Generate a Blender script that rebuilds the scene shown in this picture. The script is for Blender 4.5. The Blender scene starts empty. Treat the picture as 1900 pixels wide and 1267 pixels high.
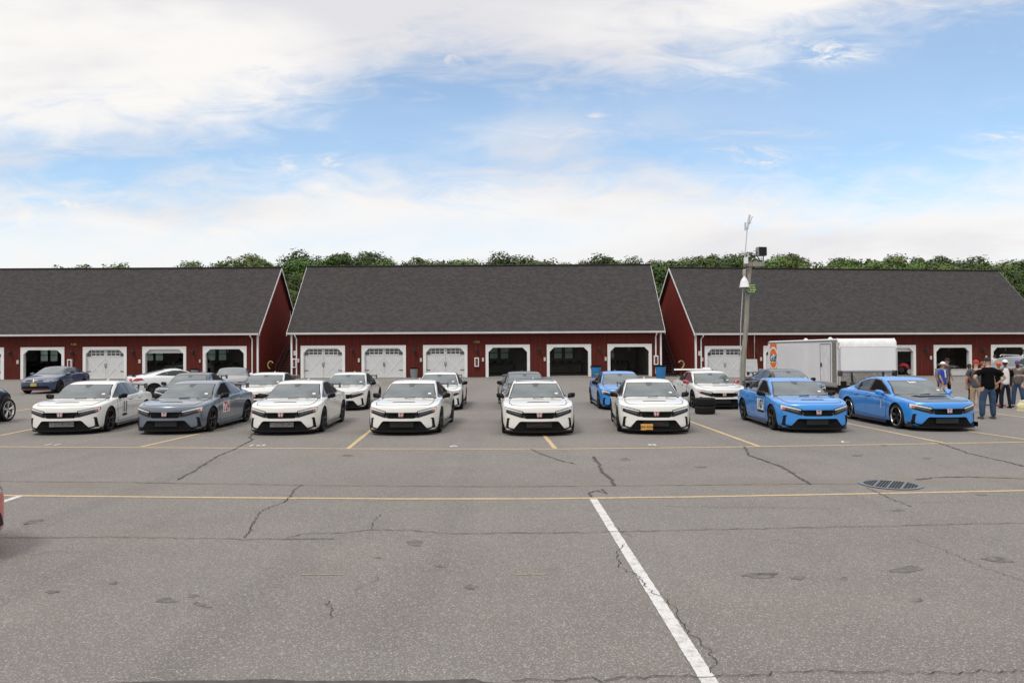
import bpy, bmesh, math, random
from mathutils import Vector, Matrix
from mathutils.bvhtree import BVHTree
R = math.radians
scene = bpy.context.scene
COL = scene.collection
# ------------------------------------------------------------------ camera
F, CX, CY, CH = 1380.0, 950.0, 633.5, 2.15
cam = bpy.data.cameras.new('camera')
cam.sensor_width = 36.0
cam.lens = 36.0 * F / 1900.0
cam.clip_end = 3000
camo = bpy.data.objects.new('camera', cam); COL.objects.link(camo)
CROT = Matrix.Rotation(R(90) + math.atan(16.5 / F), 4, 'X') @ Matrix.Rotation(-0.0055, 4, 'Z')
camo.matrix_world = Matrix.Translation((0, 0, CH)) @ CROT
scene.camera = camo

def ray(px, py):
    return CROT.to_3x3() @ Vector(((px - CX) / F, (CY - py) / F, -1.0))
def G(px, py, z=0.0):
    """ground point seen at pixel (px, py) of the 1900 x 1267 photograph"""
    d = ray(px, py); t = (z - CH) / d.z
    return Vector((d.x * t, d.y * t, z))
def AT(px, py, Y):
    d = ray(px, py); t = Y / d.y
    return Vector((d.x * t, Y, CH + d.z * t))

# ------------------------------------------------------------------ world, sun, exposure
SUN_EL, SUN_AZ = R(56), R(-145)         # azimuth measured from +Y towards +X
world = bpy.data.worlds.new('World'); scene.world = world
world.use_nodes = True
nt = world.node_tree; N = nt.nodes; L = nt.links; N.clear()
def wn(t, **k):
    n = N.new(t)
    for a, b in k.items(): setattr(n, a, b)
    return n
def wm(op, a, b=None, c=None, clamp=False):
    n = wn('ShaderNodeMath', operation=op, use_clamp=clamp)
    for i, v in enumerate((a, b, c)):
        if v is None: continue
        if isinstance(v, (int, float)): n.inputs[i].default_value = v
        else: L.new(v, n.inputs[i])
    return n.outputs[0]
sky = wn('ShaderNodeTexSky', sky_type='NISHITA'); sky.sun_disc = False
sky.sun_elevation = SUN_EL; sky.sun_rotation = SUN_AZ; sky.air_density = 1.0; sky.dust_density = 0.6; sky.ozone_density = 1.6
tc = wn('ShaderNodeTexCoord'); sp = wn('ShaderNodeSeparateXYZ'); L.new(tc.outputs['Generated'], sp.inputs[0])
yy = wm('MAXIMUM', sp.outputs[1], 0.22)
u = wm('DIVIDE', sp.outputs[0], yy); v = wm('DIVIDE', sp.outputs[2], yy)
cmb = wn('ShaderNodeCombineXYZ'); L.new(u, cmb.inputs[0]); L.new(v, cmb.inputs[1])
def wnoise(scale, rot, sx, sy, detail=6, rough=0.55, dist=0.0, seed=0.0):
    mp = wn('ShaderNodeMapping'); mp.inputs['Rotation'].default_value = (0, 0, rot); mp.inputs['Scale'].default_value = (sx, sy, 1)
    mp.inputs['Location'].default_value = (seed, seed * .7, seed)
    L.new(cmb.outputs[0], mp.inputs[0])
    n = wn('ShaderNodeTexNoise'); n.inputs['Scale'].default_value = scale; n.inputs['Detail'].default_value = detail
    n.inputs['Roughness'].default_value = rough; n.inputs['Distortion'].default_value = dist
    L.new(mp.outputs[0], n.inputs['Vector']); return n.outputs['Fac']
def wcurve(pts):
    fac = wm('MULTIPLY_ADD', u, 0.5, 0.5, clamp=True)
    fc = wn('ShaderNodeFloatCurve'); c = fc.mapping.curves[0]
    pts = [((px - CX) / F * .5 + .5, (650 - py) / F) for px, py in pts]
    c.points[0].location = (0, pts[0][1]); c.points[1].location = (1, pts[-1][1])
    for p in pts: c.points.new(*p)
    fc.mapping.update(); L.new(fac, fc.inputs['Value']); return fc.outputs[0]
n1 = wnoise(3.2, R(-20), 1.0, 2.6, 7, .58, .4, 3.1)
n2 = wnoise(9.0, R(-28), 1.0, 3.4, 7, .62, .8, 7.7)
n3 = wnoise(2.2, R(-12), 1.0, 4.0, 5, .5, .2, 1.3)
bank = wcurve([(-200, 330), (0, 292), (150, 268), (300, 248), (450, 222), (600, 200), (700, 150), (850, 128), (1050, 134), (1200, 112), (1330, 108), (1430, 108), (1520, 62), (1650, 32), (1850, -8), (2100, -60)])
low = wcurve([(-200, 372), (0, 362), (300, 352), (600, 335), (800, 340), (950, 326), (1120, 310), (1280, 325), (1450, 345), (1600, 372), (1750, 350), (1900, 325), (2100, 310)])
nn = wm('ADD', wm('MULTIPLY', wm('SUBTRACT', n1, .5), .16), wm('MULTIPLY', wm('SUBTRACT', n2, .5), .17))
def sstep(x, a, b):
    mr = wn('ShaderNodeMapRange', interpolation_type='SMOOTHSTEP'); L.new(x, mr.inputs[0])
    mr.inputs[1].default_value = a; mr.inputs[2].default_value = b
    return mr.outputs[0]
m1 = sstep(wm('ADD', wm('SUBTRACT', v, bank), nn), -.06, .075)
m2 = sstep(wm('ADD', wm('SUBTRACT', low, v), nn), -.075, .07)
wisp = wm('MULTIPLY', sstep(n2, .5, .85), sstep(n3, .42, .66))
# a broad thin veil in the middle of the sky
cu = wm('DIVIDE', wm('SUBTRACT', u, (1050 - CX) / F), .26); cv = wm('DIVIDE', wm('SUBTRACT', v, (650 - 285) / F), .055)
veil = wm('MULTIPLY', wm('POWER', 2.718, wm('MULTIPLY', wm('ADD', wm('MULTIPLY', cu, cu), wm('MULTIPLY', cv, cv)), -1.0)), sstep(n1, .36, .62))
m2 = wm('MULTIPLY', m2, wm('MULTIPLY_ADD', sstep(wm('ADD', n3, wm('MULTIPLY', n2, .3)), .42, .72), .34, .66))
frag = None
n4 = wnoise(15.0, R(-32), 1.0, 2.6, 7, .68, 1.2, 5.2)
for fx, fy, rx, ry, k_ in ((531, 312, 26, 24, .8), (622, 296, 45, 12, .8), (135, 374, 70, 13, .9), (1550, 100, 75, 22, .8), (1420, 302, 60, 16, .7), (1385, 278, 70, 8, .5), (1885, 258, 60, 14, .8), (835, 102, 45, 22, .6), (1012, 156, 16, 12, .4), (1110, 215, 30, 7, .5), (1180, 214, 40, 6, .4), (1700, 402, 90, 9, .4)):
    a1 = wm('DIVIDE', wm('SUBTRACT', u, (fx - CX) / F), rx / F); a2 = wm('DIVIDE', wm('SUBTRACT', v, (650 - fy) / F), ry / F)
    g_ = wm('MULTIPLY', wm('POWER', 2.718, wm('MULTIPLY', wm('ADD', wm('MULTIPLY', a1, a1), wm('MULTIPLY', a2, a2)), -1.0)), k_ * 1.5)
    frag = g_ if frag is None else wm('ADD', frag, g_)
frag = wm('MULTIPLY', frag, sstep(n4, .38, .66), clamp=True)
cl = wm('MAXIMUM', wm('MAXIMUM', m1, wm('MAXIMUM', m2, frag)), wm('ADD', wm('MULTIPLY', wisp, .8), wm('MULTIPLY', veil, .7)), clamp=True)
cl = wm('MULTIPLY_ADD', cl, .80, .20)
# cloud tone: almost white, a little greyer towards the upper left and in streaks
tone = wn('ShaderNodeMix', data_type='RGBA'); 
L.new(sstep(wm('ADD', n3, wm('MULTIPLY', sstep(v, .3, .5), .08)), .42, .68), tone.inputs[0])
tone.inputs[6].default_value = (1.0, .975, .955, 1); tone.inputs[7].default_value = (.80, .795, .83, 1)
back = wn('ShaderNodeMix', data_type='RGBA', blend_type='MULTIPLY'); back.inputs[0].default_value = 1.0
L.new(tone.outputs[2], back.inputs[6])
up = sstep(sp.outputs[2], .42, .95)
bright = wm('MULTIPLY_ADD', up, .5, 1.04)
bc = wn('ShaderNodeCombineXYZ'); [L.new(bright, bc.inputs[i]) for i in range(3)]
L.new(bc.outputs[0], back.inputs[7])
bg1 = wn('ShaderNodeBackground'); bg2 = wn('ShaderNodeBackground'); mx = wn('ShaderNodeMixShader'); out = wn('ShaderNodeOutputWorld')
tint = wn('ShaderNodeMix', data_type='RGBA', blend_type='MULTIPLY'); tint.inputs[0].default_value = 1.0; L.new(sky.outputs[0], tint.inputs[6]); tint.inputs[7].default_value = (1.0, 1.22, 1.27, 1)
L.new(tint.outputs[2], bg1.inputs[0]); bg1.inputs[1].default_value = 0.15
L.new(back.outputs[2], bg2.inputs[0]); bg2.inputs[1].default_value = 0.93
L.new(cl, mx.inputs[0]); L.new(bg1.outputs[0], mx.inputs[1]); L.new(bg2.outputs[0], mx.inputs[2]); L.new(mx.outputs[0], out.inputs[0])
world.cycles.sampling_method = 'AUTOMATIC'

sl = bpy.data.lights.new('sun', 'SUN'); sl.energy = 1.5; sl.angle = R(14); sl.color = (1, .95, .88)
so = bpy.data.objects.new('sun', sl); COL.objects.link(so)
sd = Vector((math.sin(SUN_AZ) * math.cos(SUN_EL), math.cos(SUN_AZ) * math.cos(SUN_EL), math.sin(SUN_EL)))
so.rotation_euler = sd.to_track_quat('Z', 'Y').to_euler(); so.location = sd * 60
scene.view_settings.view_transform = 'Standard'; scene.view_settings.look = 'None'
scene.view_settings.exposure = 0.0; scene.view_settings.gamma = 1.0
scene.cycles.max_bounces = 6

# ------------------------------------------------------------------ materials
MATS = {}
class NT:
    def __init__(s, name):
        s.m = bpy.data.materials.new(name); s.m.use_nodes = True; s.t = s.m.node_tree
        s.b = s.t.nodes['Principled BSDF']; s.tc = s.t.nodes.new('ShaderNodeTexCoord')
    def n(s, t, **k):
        n = s.t.nodes.new(t)
        for a, b in k.items(): setattr(n, a, b)
        return n
    def l(s, a, b): s.t.links.new(a, b)
    def noise(s, scale, detail=4, rough=.55, sc=(1, 1, 1), co='Object', dist=0):
        mp = s.n('ShaderNodeMapping'); mp.inputs['Scale'].default_value = sc; s.l(s.tc.outputs[co], mp.inputs[0])
        n = s.n('ShaderNodeTexNoise'); n.inputs['Scale'].default_value = scale; n.inputs['Detail'].default_value = detail
        n.inputs['Roughness'].default_value = rough; n.inputs['Distortion'].default_value = dist
        s.l(mp.outputs[0], n.inputs['Vector']); return n.outputs['Fac']
    def ramp(s, fac, *stops):
        r = s.n('ShaderNodeValToRGB'); e = r.color_ramp.elements
        while len(e) < len(stops): e.new(.5)
        for i, (p, c) in enumerate(stops):
            e[i].position = p; e[i].color = (*c, 1) if hasattr(c, '__len__') else (c, c, c, 1)
        s.l(fac, r.inputs[0]); return r.outputs[0]
    def mix(s, fac, a, b, bt='MIX'):
        m = s.n('ShaderNodeMix', data_type='RGBA', blend_type=bt)
        for i, v in ((0, fac), (6, a), (7, b)):
            if hasattr(v, 'is_output'): s.l(v, m.inputs[i])
            elif i == 0: m.inputs[0].default_value = v
            else: m.inputs[i].default_value = (*v, 1)
        return m.outputs[2]
    def math(s, op, a, b=0.0, clamp=False):
        m = s.n('ShaderNodeMath', operation=op, use_clamp=clamp)
        for i, v in enumerate((a, b)):
            if hasattr(v, 'is_output'): s.l(v, m.inputs[i])
            else: m.inputs[i].default_value = v
        return m.outputs[0]
    def bump(s, h, strength=.3, dist=.01):
        b = s.n('ShaderNodeBump'); b.inputs['Strength'].default_value = strength; b.inputs['Distance'].default_value = dist
        s.l(h, b.inputs['Height']); s.l(b.outputs[0], s.b.inputs['Normal'])
    def set(s, rough=None, metal=None, coat=None, spec=None):
        if rough is not None: s.b.inputs['Roughness'].default_value = rough
        if metal is not None: s.b.inputs['Metallic'].default_value = metal
        if coat is not None: s.b.inputs['Coat Weight'].default_value = coat; s.b.inputs['Coat Roughness'].default_value = .03
        if spec is not None: s.b.inputs['Specular IOR Level'].default_value = spec

def mat(name, col, rough=.6, metal=0, coat=None, var=.12, scale=3, spec=None):
    if name in MATS: return MATS[name]
    t = NT(name); f = t.noise(scale, 5, .6)
    c = t.ramp(f, (.3, tuple(x * (1 - var) for x in col)), (.7, tuple(min(1, x * (1 + var)) for x in col)))
    t.l(c, t.b.inputs['Base Color']); t.set(rough, metal, coat, spec)
    MATS[name] = t.m; return t.m

def m_asphalt():
    t = NT('asphalt')
    big = t.noise(.09, 4, .55); mid = t.noise(.9, 5, .6); st = t.noise(.5, 4, .6, (1, 2.2, 1), dist=.6)
    fine = t.noise(80, 3, .75); pat = t.noise(.28, 2, .5, (.5, 1.6, 1))
    vo = t.n('ShaderNodeTexVoronoi'); vo.inputs['Scale'].default_value = 95; t.l(t.tc.outputs['Object'], vo.inputs['Vector'])
    c = t.ramp(big, (.3, (.200, .182, .166)), (.7, (.240, .220, .202)))
    c = t.mix(t.ramp(mid, (.35, .0), (.65, .50)), c, (.165, .150, .138))
    wide = t.noise(.16, 5, .65, (1, 1.5, 1), dist=1.2)
    c = t.mix(t.ramp(wide, (.45, .0), (.62, .40)), c, (.238, .224, .212))
    trk = t.noise(.35, 3, .5, (3.0, .12, 1))
    c = t.mix(t.ramp(trk, (.55, .0), (.68, .28)), c, (.12, .11, .104))
    c = t.mix(t.ramp(pat, (.5, .0), (.64, .3)), c, (.245, .218, .188))
    c = t.mix(t.ramp(fine, (.37, .75), (.53, 0.0)), c, (.105, .095, .086))
    c = t.mix(t.ramp(vo.outputs['Color'], (.62, 0.0), (.9, .7)), c, (.43, .405, .38))
    c = t.mix(t.ramp(st, (.66, 0.0), (.78, .42)), c, (.09, .082, .076))
    # dusty strip along the low gutter that runs across the lot
    s2 = t.n('ShaderNodeSeparateXYZ'); t.l(t.tc.outputs['Object'], s2.inputs[0])
    d = t.math('ABSOLUTE', t.math('SUBTRACT', s2.outputs[1], 12.05)); 
    g = t.math('MULTIPLY', t.ramp(t.math('MULTIPLY', d, 1.6), (0, .55), (1, 0.0)), t.ramp(mid, (.3, .3), (.7, 1.0)))
    c = t.mix(g, c, (.20, .17, .135))
    t.l(c, t.b.inputs['Base Color']); t.set(.86, spec=.25)
    t.bump(fine, .5, .012); return t.m
def m_line(name, col, wear=.35):
    t = NT(name); n = t.noise(9, 6, .7); f = t.noise(60, 3, .7)
    w = t.math('ADD', t.ramp(n, (.48, 0.0), (.75, wear)), t.ramp(f, (.32, .6), (.42, 0.0)), True)
    c = t.mix(w, col, (.2, .185, .17)); t.l(c, t.b.inputs['Base Color']); t.set(.75, spec=.3); return t.m
def m_siding():
    t = NT('red_siding')
    w = t.n('ShaderNodeTexWave', wave_type='BANDS', bands_direction='X'); w.inputs['Scale'].default_value = 1.6
    w.inputs['Distortion'].default_value = 0; t.l(t.tc.outputs['Object'], w.inputs['Vector'])
    v = t.noise(2.5, 5, .6, (2.0, 2.0, .15)); v2 = t.noise(.5, 3, .5)
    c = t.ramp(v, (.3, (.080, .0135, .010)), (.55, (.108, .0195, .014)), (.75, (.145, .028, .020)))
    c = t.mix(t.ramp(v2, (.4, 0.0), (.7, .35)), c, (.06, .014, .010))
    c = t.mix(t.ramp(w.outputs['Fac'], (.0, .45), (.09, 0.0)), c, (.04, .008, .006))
    t.l(c, t.b.inputs['Base Color']); t.set(.8, spec=.2); t.bump(w.outputs['Fac'], .3, .01); return t.m
def m_siding_side():
    t = NT('red_siding_gable')
    w = t.n('ShaderNodeTexWave', wave_type='BANDS', bands_direction='Y'); w.inputs['Scale'].default_value = 1.6
    t.l(t.tc.outputs['Object'], w.inputs['Vector'])
    v = t.noise(2.5, 5, .6, (2.0, 2.0, .15))
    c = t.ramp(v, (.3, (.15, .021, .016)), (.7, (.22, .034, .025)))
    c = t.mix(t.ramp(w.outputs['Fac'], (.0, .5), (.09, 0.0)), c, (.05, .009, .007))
    t.l(c, t.b.inputs['Base Color']); t.set(.8, spec=.2); return t.m
def m_shingle():
    t = NT('roof_shingles')
    mp = t.n('ShaderNodeMapping'); mp.inputs['Rotation'].default_value = (R(-45), 0, 0); t.l(t.tc.outputs['Object'], mp.inputs[0])
    b = t.n('ShaderNodeTexBrick'); t.l(mp.outputs[0], b.inputs['Vector']); b.inputs['Scale'].default_value = 1.0
    b.inputs['Brick Width'].default_value = .30; b.inputs['Row Height'].default_value = .17; b.inputs['Mortar Size'].default_value = .02
    b.inputs['Mortar Smooth'].default_value = .6; b.inputs['Bias'].default_value = -.1
    b.inputs['Color1'].default_value = (.042, .039, .039, 1); b.inputs['Color2'].default_value = (.082, .074, .073, 1); b.inputs['Mortar'].default_value = (.018, .016, .015, 1)
    v = t.noise(.35, 4, .6); f = t.noise(30, 3, .7)
    c = t.mix(.25, b.outputs['Color'], t.ramp(f, (.35, (.04, .036, .034)), (.65, (.095, .085, .08))))
    c = t.mix(t.ramp(v, (.35, 0.0), (.65, .2)), c, (.046, .046, .048))
    t.l(c, t.b.inputs['Base Color']); t.set(.9, spec=.2); t.bump(b.outputs['Fac'], .4, .01); return t.m
def m_wood():
    t = NT('weathered_pole_wood'); v = t.noise(8, 6, .65, (3, 3, .12)); d = t.noise(1.2, 3, .5)
    c = t.ramp(v, (.3, (.13, .115, .095)), (.5, (.27, .25, .215)), (.7, (.40, .38, .34)))
    c = t.mix(t.ramp(d, (.45, 0.0), (.7, .5)), c, (.19, .20, .15)); t.l(c, t.b.inputs['Base Color']); t.set(.85); t.bump(v, .5, .01); return t.m
def m_leaf(name, a, b):
    t = NT(name); oi = t.n('ShaderNodeObjectInfo'); v = t.noise(.9, 3, .6); f = t.noise(7, 2, .5)
    c = t.ramp(v, (.35, a), (.65, b)); c = t.mix(t.ramp(f, (.4, 0.0), (.7, .5)), c, tuple(x * 1.5 for x in b))
    hs = t.n('ShaderNodeHueSaturation'); t.l(t.math('MULTIPLY_ADD', oi.outputs['Random'], .05), hs.inputs['Hue']) 
    m = t.n('ShaderNodeMath', operation='MULTIPLY_ADD'); t.l(oi.outputs['Random'], m.inputs[0]); m.inputs[1].default_value = .05; m.inputs[2].default_value = .472
    t.l(m.outputs[0], hs.inputs['Hue'])
    m = t.n('ShaderNodeMath', operation='MULTIPLY_ADD'); t.l(oi.outputs['Random'], m.inputs[0]); m.inputs[1].default_value = .55; m.inputs[2].default_value = .72
    t.l(m.outputs[0], hs.inputs['Value']); t.l(c, hs.inputs['Color']); t.l(hs.outputs[0], t.b.inputs['Base Color']); t.set(.55, spec=.3)
    t.b.inputs['Transmission Weight'].default_value = 0
    return t.m
def m_paint(name, col, metal=0.0, rough=.3, flake=.06):
    t = NT('car_paint_' + name); f = t.noise(400, 2, .5); d = t.noise(2.2, 5, .6)
    c = t.ramp(f, (.3, tuple(x * (1 - flake) for x in col)), (.7, tuple(min(1, x * (1 + flake)) for x in col)))
    c = t.mix(t.ramp(d, (.45, 0.0), (.8, .06)), c, (.3, .28, .25)); t.l(c, t.b.inputs['Base Color']); t.set(rough, metal, 1.0)
    t.b.inputs['Coat Roughness'].default_value = .04; return t.m
def m_glass(name, col, rough=.03, coat=.6):
    t = NT(name); n = t.noise(1.7, 3, .5, (1, 1, 1)); c = t.ramp(n, (.3, tuple(x * .65 for x in col)), (.7, tuple(x * 1.35 for x in col)))
    t.l(c, t.b.inputs['Base Color']); t.set(rough, 0, coat, .5); return t.m
def m_mesh():
    t = NT('intake_mesh'); v = t.n('ShaderNodeTexVoronoi', feature='DISTANCE_TO_EDGE'); v.inputs['Scale'].default_value = 36
    t.l(t.tc.outputs['Object'], v.inputs['Vector'])
    t.l(t.ramp(v.outputs['Distance'], (.1, .012), (.2, .003)), t.b.inputs['Base Color']); t.set(.7, spec=.1); return t.m
def m_cooler(a):
    t = NT('intercooler_fins'); b = t.n('ShaderNodeTexBrick'); mp = t.n('ShaderNodeMapping'); mp.inputs['Rotation'].default_value = (R(90), 0, 0)
    t.l(t.tc.outputs['Object'], mp.inputs[0]); t.l(mp.outputs[0], b.inputs['Vector']); b.inputs['Scale'].default_value = 1
    b.inputs['Brick Width'].default_value = .04; b.inputs['Row Height'].default_value = .035; b.inputs['Mortar Size'].default_value = .005
    b.inputs['Color1'].default_value = (a, a, a, 1); b.inputs['Color2'].default_value = (a * .6, a * .6, a * .62, 1); b.inputs['Mortar'].default_value = (.01, .01, .01, 1)
    t.l(b.outputs['Color'], t.b.inputs['Base Color']); t.set(.5, .2); return t.m
def m_carbon():
    t = NT('carbon_fibre'); c = t.n('ShaderNodeTexChecker'); c.inputs['Scale'].default_value = 60; t.l(t.tc.outputs['Object'], c.inputs['Vector'])
    c.inputs['Color1'].default_value = (.030, .026, .024, 1); c.inputs['Color2'].default_value = (.065, .057, .052, 1)
    t.l(c.outputs[0], t.b.inputs['Base Color']); t.set(.35, 0, .8); return t.m

ASPH = m_asphalt(); YEL = m_line('yellow_line_paint', (.60, .44, .23), .7); WHT = m_line('white_line_paint', (.64, .63, .61), .75)
CRK = mat('crack_sealer', (.078, .070, .065), .9, var=.35, scale=14); STAIN = mat('oil_stain', (.11, .1, .094), .8, var=.25, scale=18)
DIRT = mat('gutter_dirt', (.12, .105, .09), .95, var=.3, scale=6)
SID = m_siding(); SIDG = m_siding_side(); SHG = m_shingle(); WOOD = m_wood()
TRIM = mat('white_trim', (.76, .76, .75), .55, var=.06, scale=1.5); DOORW = mat('garage_door_white', (.60, .61, .61), .5, var=.05, scale=1)
DOORL = mat('garage_door_crossbuck', (.64, .65, .65), .5, var=.04)
GUT = mat('gutter_metal', (.56, .55, .55), .45, var=.1, scale=.7); BLK = mat('black_plastic', (.009, .009, .010), .5, var=.2, spec=.15)
GLB = mat('gloss_black', (.006, .006, .007), .15, coat=.25, var=.1, spec=.3); MBLK = mat('matte_black', (.004, .004, .004), .8, var=.1, spec=.1)
INT = mat('garage_interior_wall', (.34, .32, .29), .9, var=.2, scale=1); CONC = mat('concrete_floor', (.45, .43, .39), .8, var=.15, scale=2)
STEEL = mat('dark_steel', (.02, .018, .017), .55, var=.2); LMET = mat('light_metal', (.55, .55, .56), .35, metal=.7, var=.1)
TYRE = mat('tyre_rubber', (.013, .013, .013), .75, var=.2, scale=8, spec=.2); RIMB = mat('black_rim', (.013, .012, .011), .35, metal=.1, var=.1, spec=.35)
RIMS = mat('silver_rim', (.6, .59, .57), .25, metal=.9, var=.05); BRK = mat('brake_disc', (.12, .115, .11), .4, metal=.8)
CAL = mat('red_caliper', (.35, .02, .02), .4); WGL = m_glass('windshield_glass', (.088, .108, .112)); SGL = m_glass('side_window_glass', (.014, .017, .02), coat=.15)
DGL = m_glass('tinted_glass', (.012, .014, .016)); LAMPD = m_glass('lamp_housing_glass', (.018, .018, .02)); 
LAMPW = mat('lamp_white', (.75, .76, .78), .2, coat=.5, var=.05); AMB = mat('amber_reflector', (.62, .14, .06), .2, coat=.5); TAIL = mat('red_tail_lamp', (.32, .015, .015), .2, coat=.8)
MESH = m_mesh(); COOL = m_cooler(.42); COOLD = m_cooler(.022); CARB = m_carbon()
RED = mat('emblem_red', (.36, .012, .02), .35); CHR = mat('chrome', (.7, .7, .7), .12, metal=1, var=.03)
PWHITE = m_paint('white', (.80, .79, .745)); PBLUE = m_paint('blue', (.045, .30, .80), .3, rough=.32); PGREY = m_paint('slate_grey', (.165, .20, .25), .4)
PDARK = m_paint('dark_grey', (.03, .032, .036), .3); PGUN = m_paint('gunmetal', (.16, .16, .175), .5); PVW = m_paint('deep_blue', (.02, .045, .11), .2)
PNAVY = m_paint('navy', (.008, .012, .03), .2); PRED = m_paint('red', (.52, .012, .014)); PSUV = m_paint('grey_green', (.15, .17, .165), .4)
PMIR = m_paint('mirror_red', (.42, .02, .035)); PWH2 = m_paint('cool_white', (.68, .69, .70))

# ------------------------------------------------------------------ mesh helpers
def tag(o, label=None, cat=None, group=None, kind=None):
    if label: o['label'] = label
    if cat: o['category'] = cat
    if group: o['group'] = group
    if kind: o['kind'] = kind
    return o
def empty(name, loc=(0, 0, 0), rz=0, label=None, cat=None, group=None):
    o = bpy.data.objects.new(name, None); COL.objects.link(o); o.location = loc; o.rotation_euler = (0, 0, rz)
    o.empty_display_size = .2
    return tag(o, label, cat, group)
def link(name, me, parent=None, loc=None):
    o = bpy.data.objects.new(name, me); COL.objects.link(o)
    if parent: o.parent = parent
    if loc is not None: o.location = loc
    return o
def build(name, bm, mats, parent=None, smooth=False, loc=None, angle=40):
    me = bpy.data.meshes.new(name)
    bmesh.ops.recalc_face_normals(bm, faces=bm.faces)
    if smooth:
        for f in bm.faces: f.smooth = True
        lim = R(angle)
        for e in bm.edges:
            if len(e.link_faces) == 2 and e.calc_face_angle(0) > lim: e.smooth = False
    bm.to_mesh(me); bm.free()
    for m in (mats if isinstance(mats, (list, tuple)) else [mats]): me.materials.append(m)
    return link(name, me, parent, loc)
def nb(): return bmesh.new()
def box(bm, c, s, rot=None, bev=0, mi=0):
    M = Matrix.Translation(c) @ (rot.to_4x4() if rot else Matrix.Identity(4)) @ Matrix.Diagonal((*s, 1))
    t = bmesh.new(); bmesh.ops.create_cube(t, size=1, matrix=M)
    if bev: bmesh.ops.bevel(t, geom=list(t.edges), offset=bev, segments=2, affect='EDGES', profile=.6)
    for f in t.faces: f.material_index = mi
    merge(bm, t)
def merge(bm, t):
    me = bpy.data.meshes.new('t'); t.to_mesh(me); t.free(); bm.from_mesh(me); bpy.data.meshes.remove(me)
def bx(bm, x0, x1, y0, y1, z0, z1, **k): box(bm, ((x0 + x1) / 2, (y0 + y1) / 2, (z0 + z1) / 2), (abs(x1 - x0), abs(y1 - y0), abs(z1 - z0)), **k)
def rings(bm, rs, closed=True, cap=True, mi=0):
    vs = [[bm.verts.new(p) for p in r] for r in rs]; n = len(vs[0])
    for a, b in zip(vs[:-1], vs[1:]):
        for i in range(n if closed else n - 1):
            j = (i + 1) % n
            f = bm.faces.new((a[i], a[j], b[j], b[i])); f.material_index = mi
    if cap and closed:
        for r in (vs[0], vs[-1]):
            f = bm.faces.new(r); f.material_index = mi
    return vs
def tube(bm, pts, rad, seg=8, mi=0, cap=True, flat=1.0):
    pts = [Vector(p) for p in pts]; rad = rad if hasattr(rad, '__len__') else [rad] * len(pts); rs = []
    up = Vector((0, 0, 1))
    for i, p in enumerate(pts):
        d = (pts[min(i + 1, len(pts) - 1)] - pts[max(i - 1, 0)]).normalized()
        a = d.cross(up if abs(d.z) < .95 else Vector((0, 1, 0))).normalized(); b = d.cross(a).normalized()
        rs.append([p + (a * math.cos(t) + b * math.sin(t) * flat) * rad[i] for t in (2 * math.pi * k / seg for k in range(seg))])
    rings(bm, rs, cap=cap, mi=mi)
def lathe(bm, prof, seg=24, axis='Z', c=(0, 0, 0), mi=0, cap=False):
    c = Vector(c); rs = []
    for r, h in prof:
        ring = []
        for k in range(seg):
            t = 2 * math.pi * k / seg; a, b = r * math.cos(t), r * math.sin(t)
            ring.append(c + Vector((a, b, h) if axis == 'Z' else (h, a, b) if axis == 'X' else (a, h, b)))
        rs.append(ring)
    rings(bm, rs, cap=cap, mi=mi)
def prism(bm, poly, z0, z1, plane='XY', mi=0):
    def V(p, h): return (p[0], p[1], h) if plane == 'XY' else (p[0], h, p[1]) if plane == 'XZ' else (h, p[0], p[1])
    t = bmesh.new()
    a = [t.verts.new(V(p, z0)) for p in poly]; b = [t.verts.new(V(p, z1)) for p in poly]; n = len(poly)
    t.faces.new(a); t.faces.new(b[::-1])
    for i in range(n): t.faces.new((a[i], a[(i + 1) % n], b[(i + 1) % n], b[i]))
    for f in t.faces: f.material_index = mi
    bmesh.ops.triangulate(t, faces=[f for f in t.faces if len(f.verts) > 4])
    merge(bm, t)
def ribbon(bm, pts, w, z, jit=0, seed=0):
    """flat strip lying on the ground along pts"""
    rn = random.Random(seed); P = [Vector((p[0], p[1], 0)) for p in pts]; w = w if hasattr(w, '__len__') else [w] * len(P)
    prev = None
    for i, p in enumerate(P):
        d = (P[min(i + 1, len(P) - 1)] - P[max(i - 1, 0)]).normalized(); s = Vector((-d.y, d.x, 0)); ww = w[i] * .5 * (1 + (rn.uniform(-jit, jit) if jit else 0))
        a = bm.verts.new(p + s * ww + Vector((0, 0, z))); b = bm.verts.new(p - s * ww + Vector((0, 0, z)))
        if prev: bm.faces.new((prev[0], prev[1], b, a))
        prev = (a, b)
def text_mesh(body, size, bold=.0, ax='CENTER', shear=0):
    cu = bpy.data.curves.new('t', 'FONT'); cu.body = body; cu.size = size; cu.offset = bold; cu.align_x = ax; cu.align_y = 'CENTER'; cu.shear = shear
    cu.resolution_u = 3; o = bpy.data.objects.new('t', cu); COL.objects.link(o)
    dg = bpy.context.evaluated_depsgraph_get(); dg.update(); me = bpy.data.meshes.new_from_object(o.evaluated_get(dg))
    bpy.data.objects.remove(o); bpy.data.curves.remove(cu); return me
def text_obj(name, body, size, m, M, parent=None, bold=0, sx=1.0, shear=0, thick=.004):
    me = text_mesh(body, size, bold, shear=shear); bm = nb(); bm.from_mesh(me); bpy.data.meshes.remove(me)
    if sx != 1: bmesh.ops.scale(bm, vec=(sx, 1, 1), verts=bm.verts)
    if thick:
        r = bmesh.ops.extrude_face_region(bm, geom=list(bm.faces)); bmesh.ops.translate(bm, vec=(0, 0, thick), verts=[x for x in r['geom'] if isinstance(x, bmesh.types.BMVert)])
    bmesh.ops.transform(bm, matrix=M, verts=bm.verts)
    return build(name, bm, m, parent)
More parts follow.
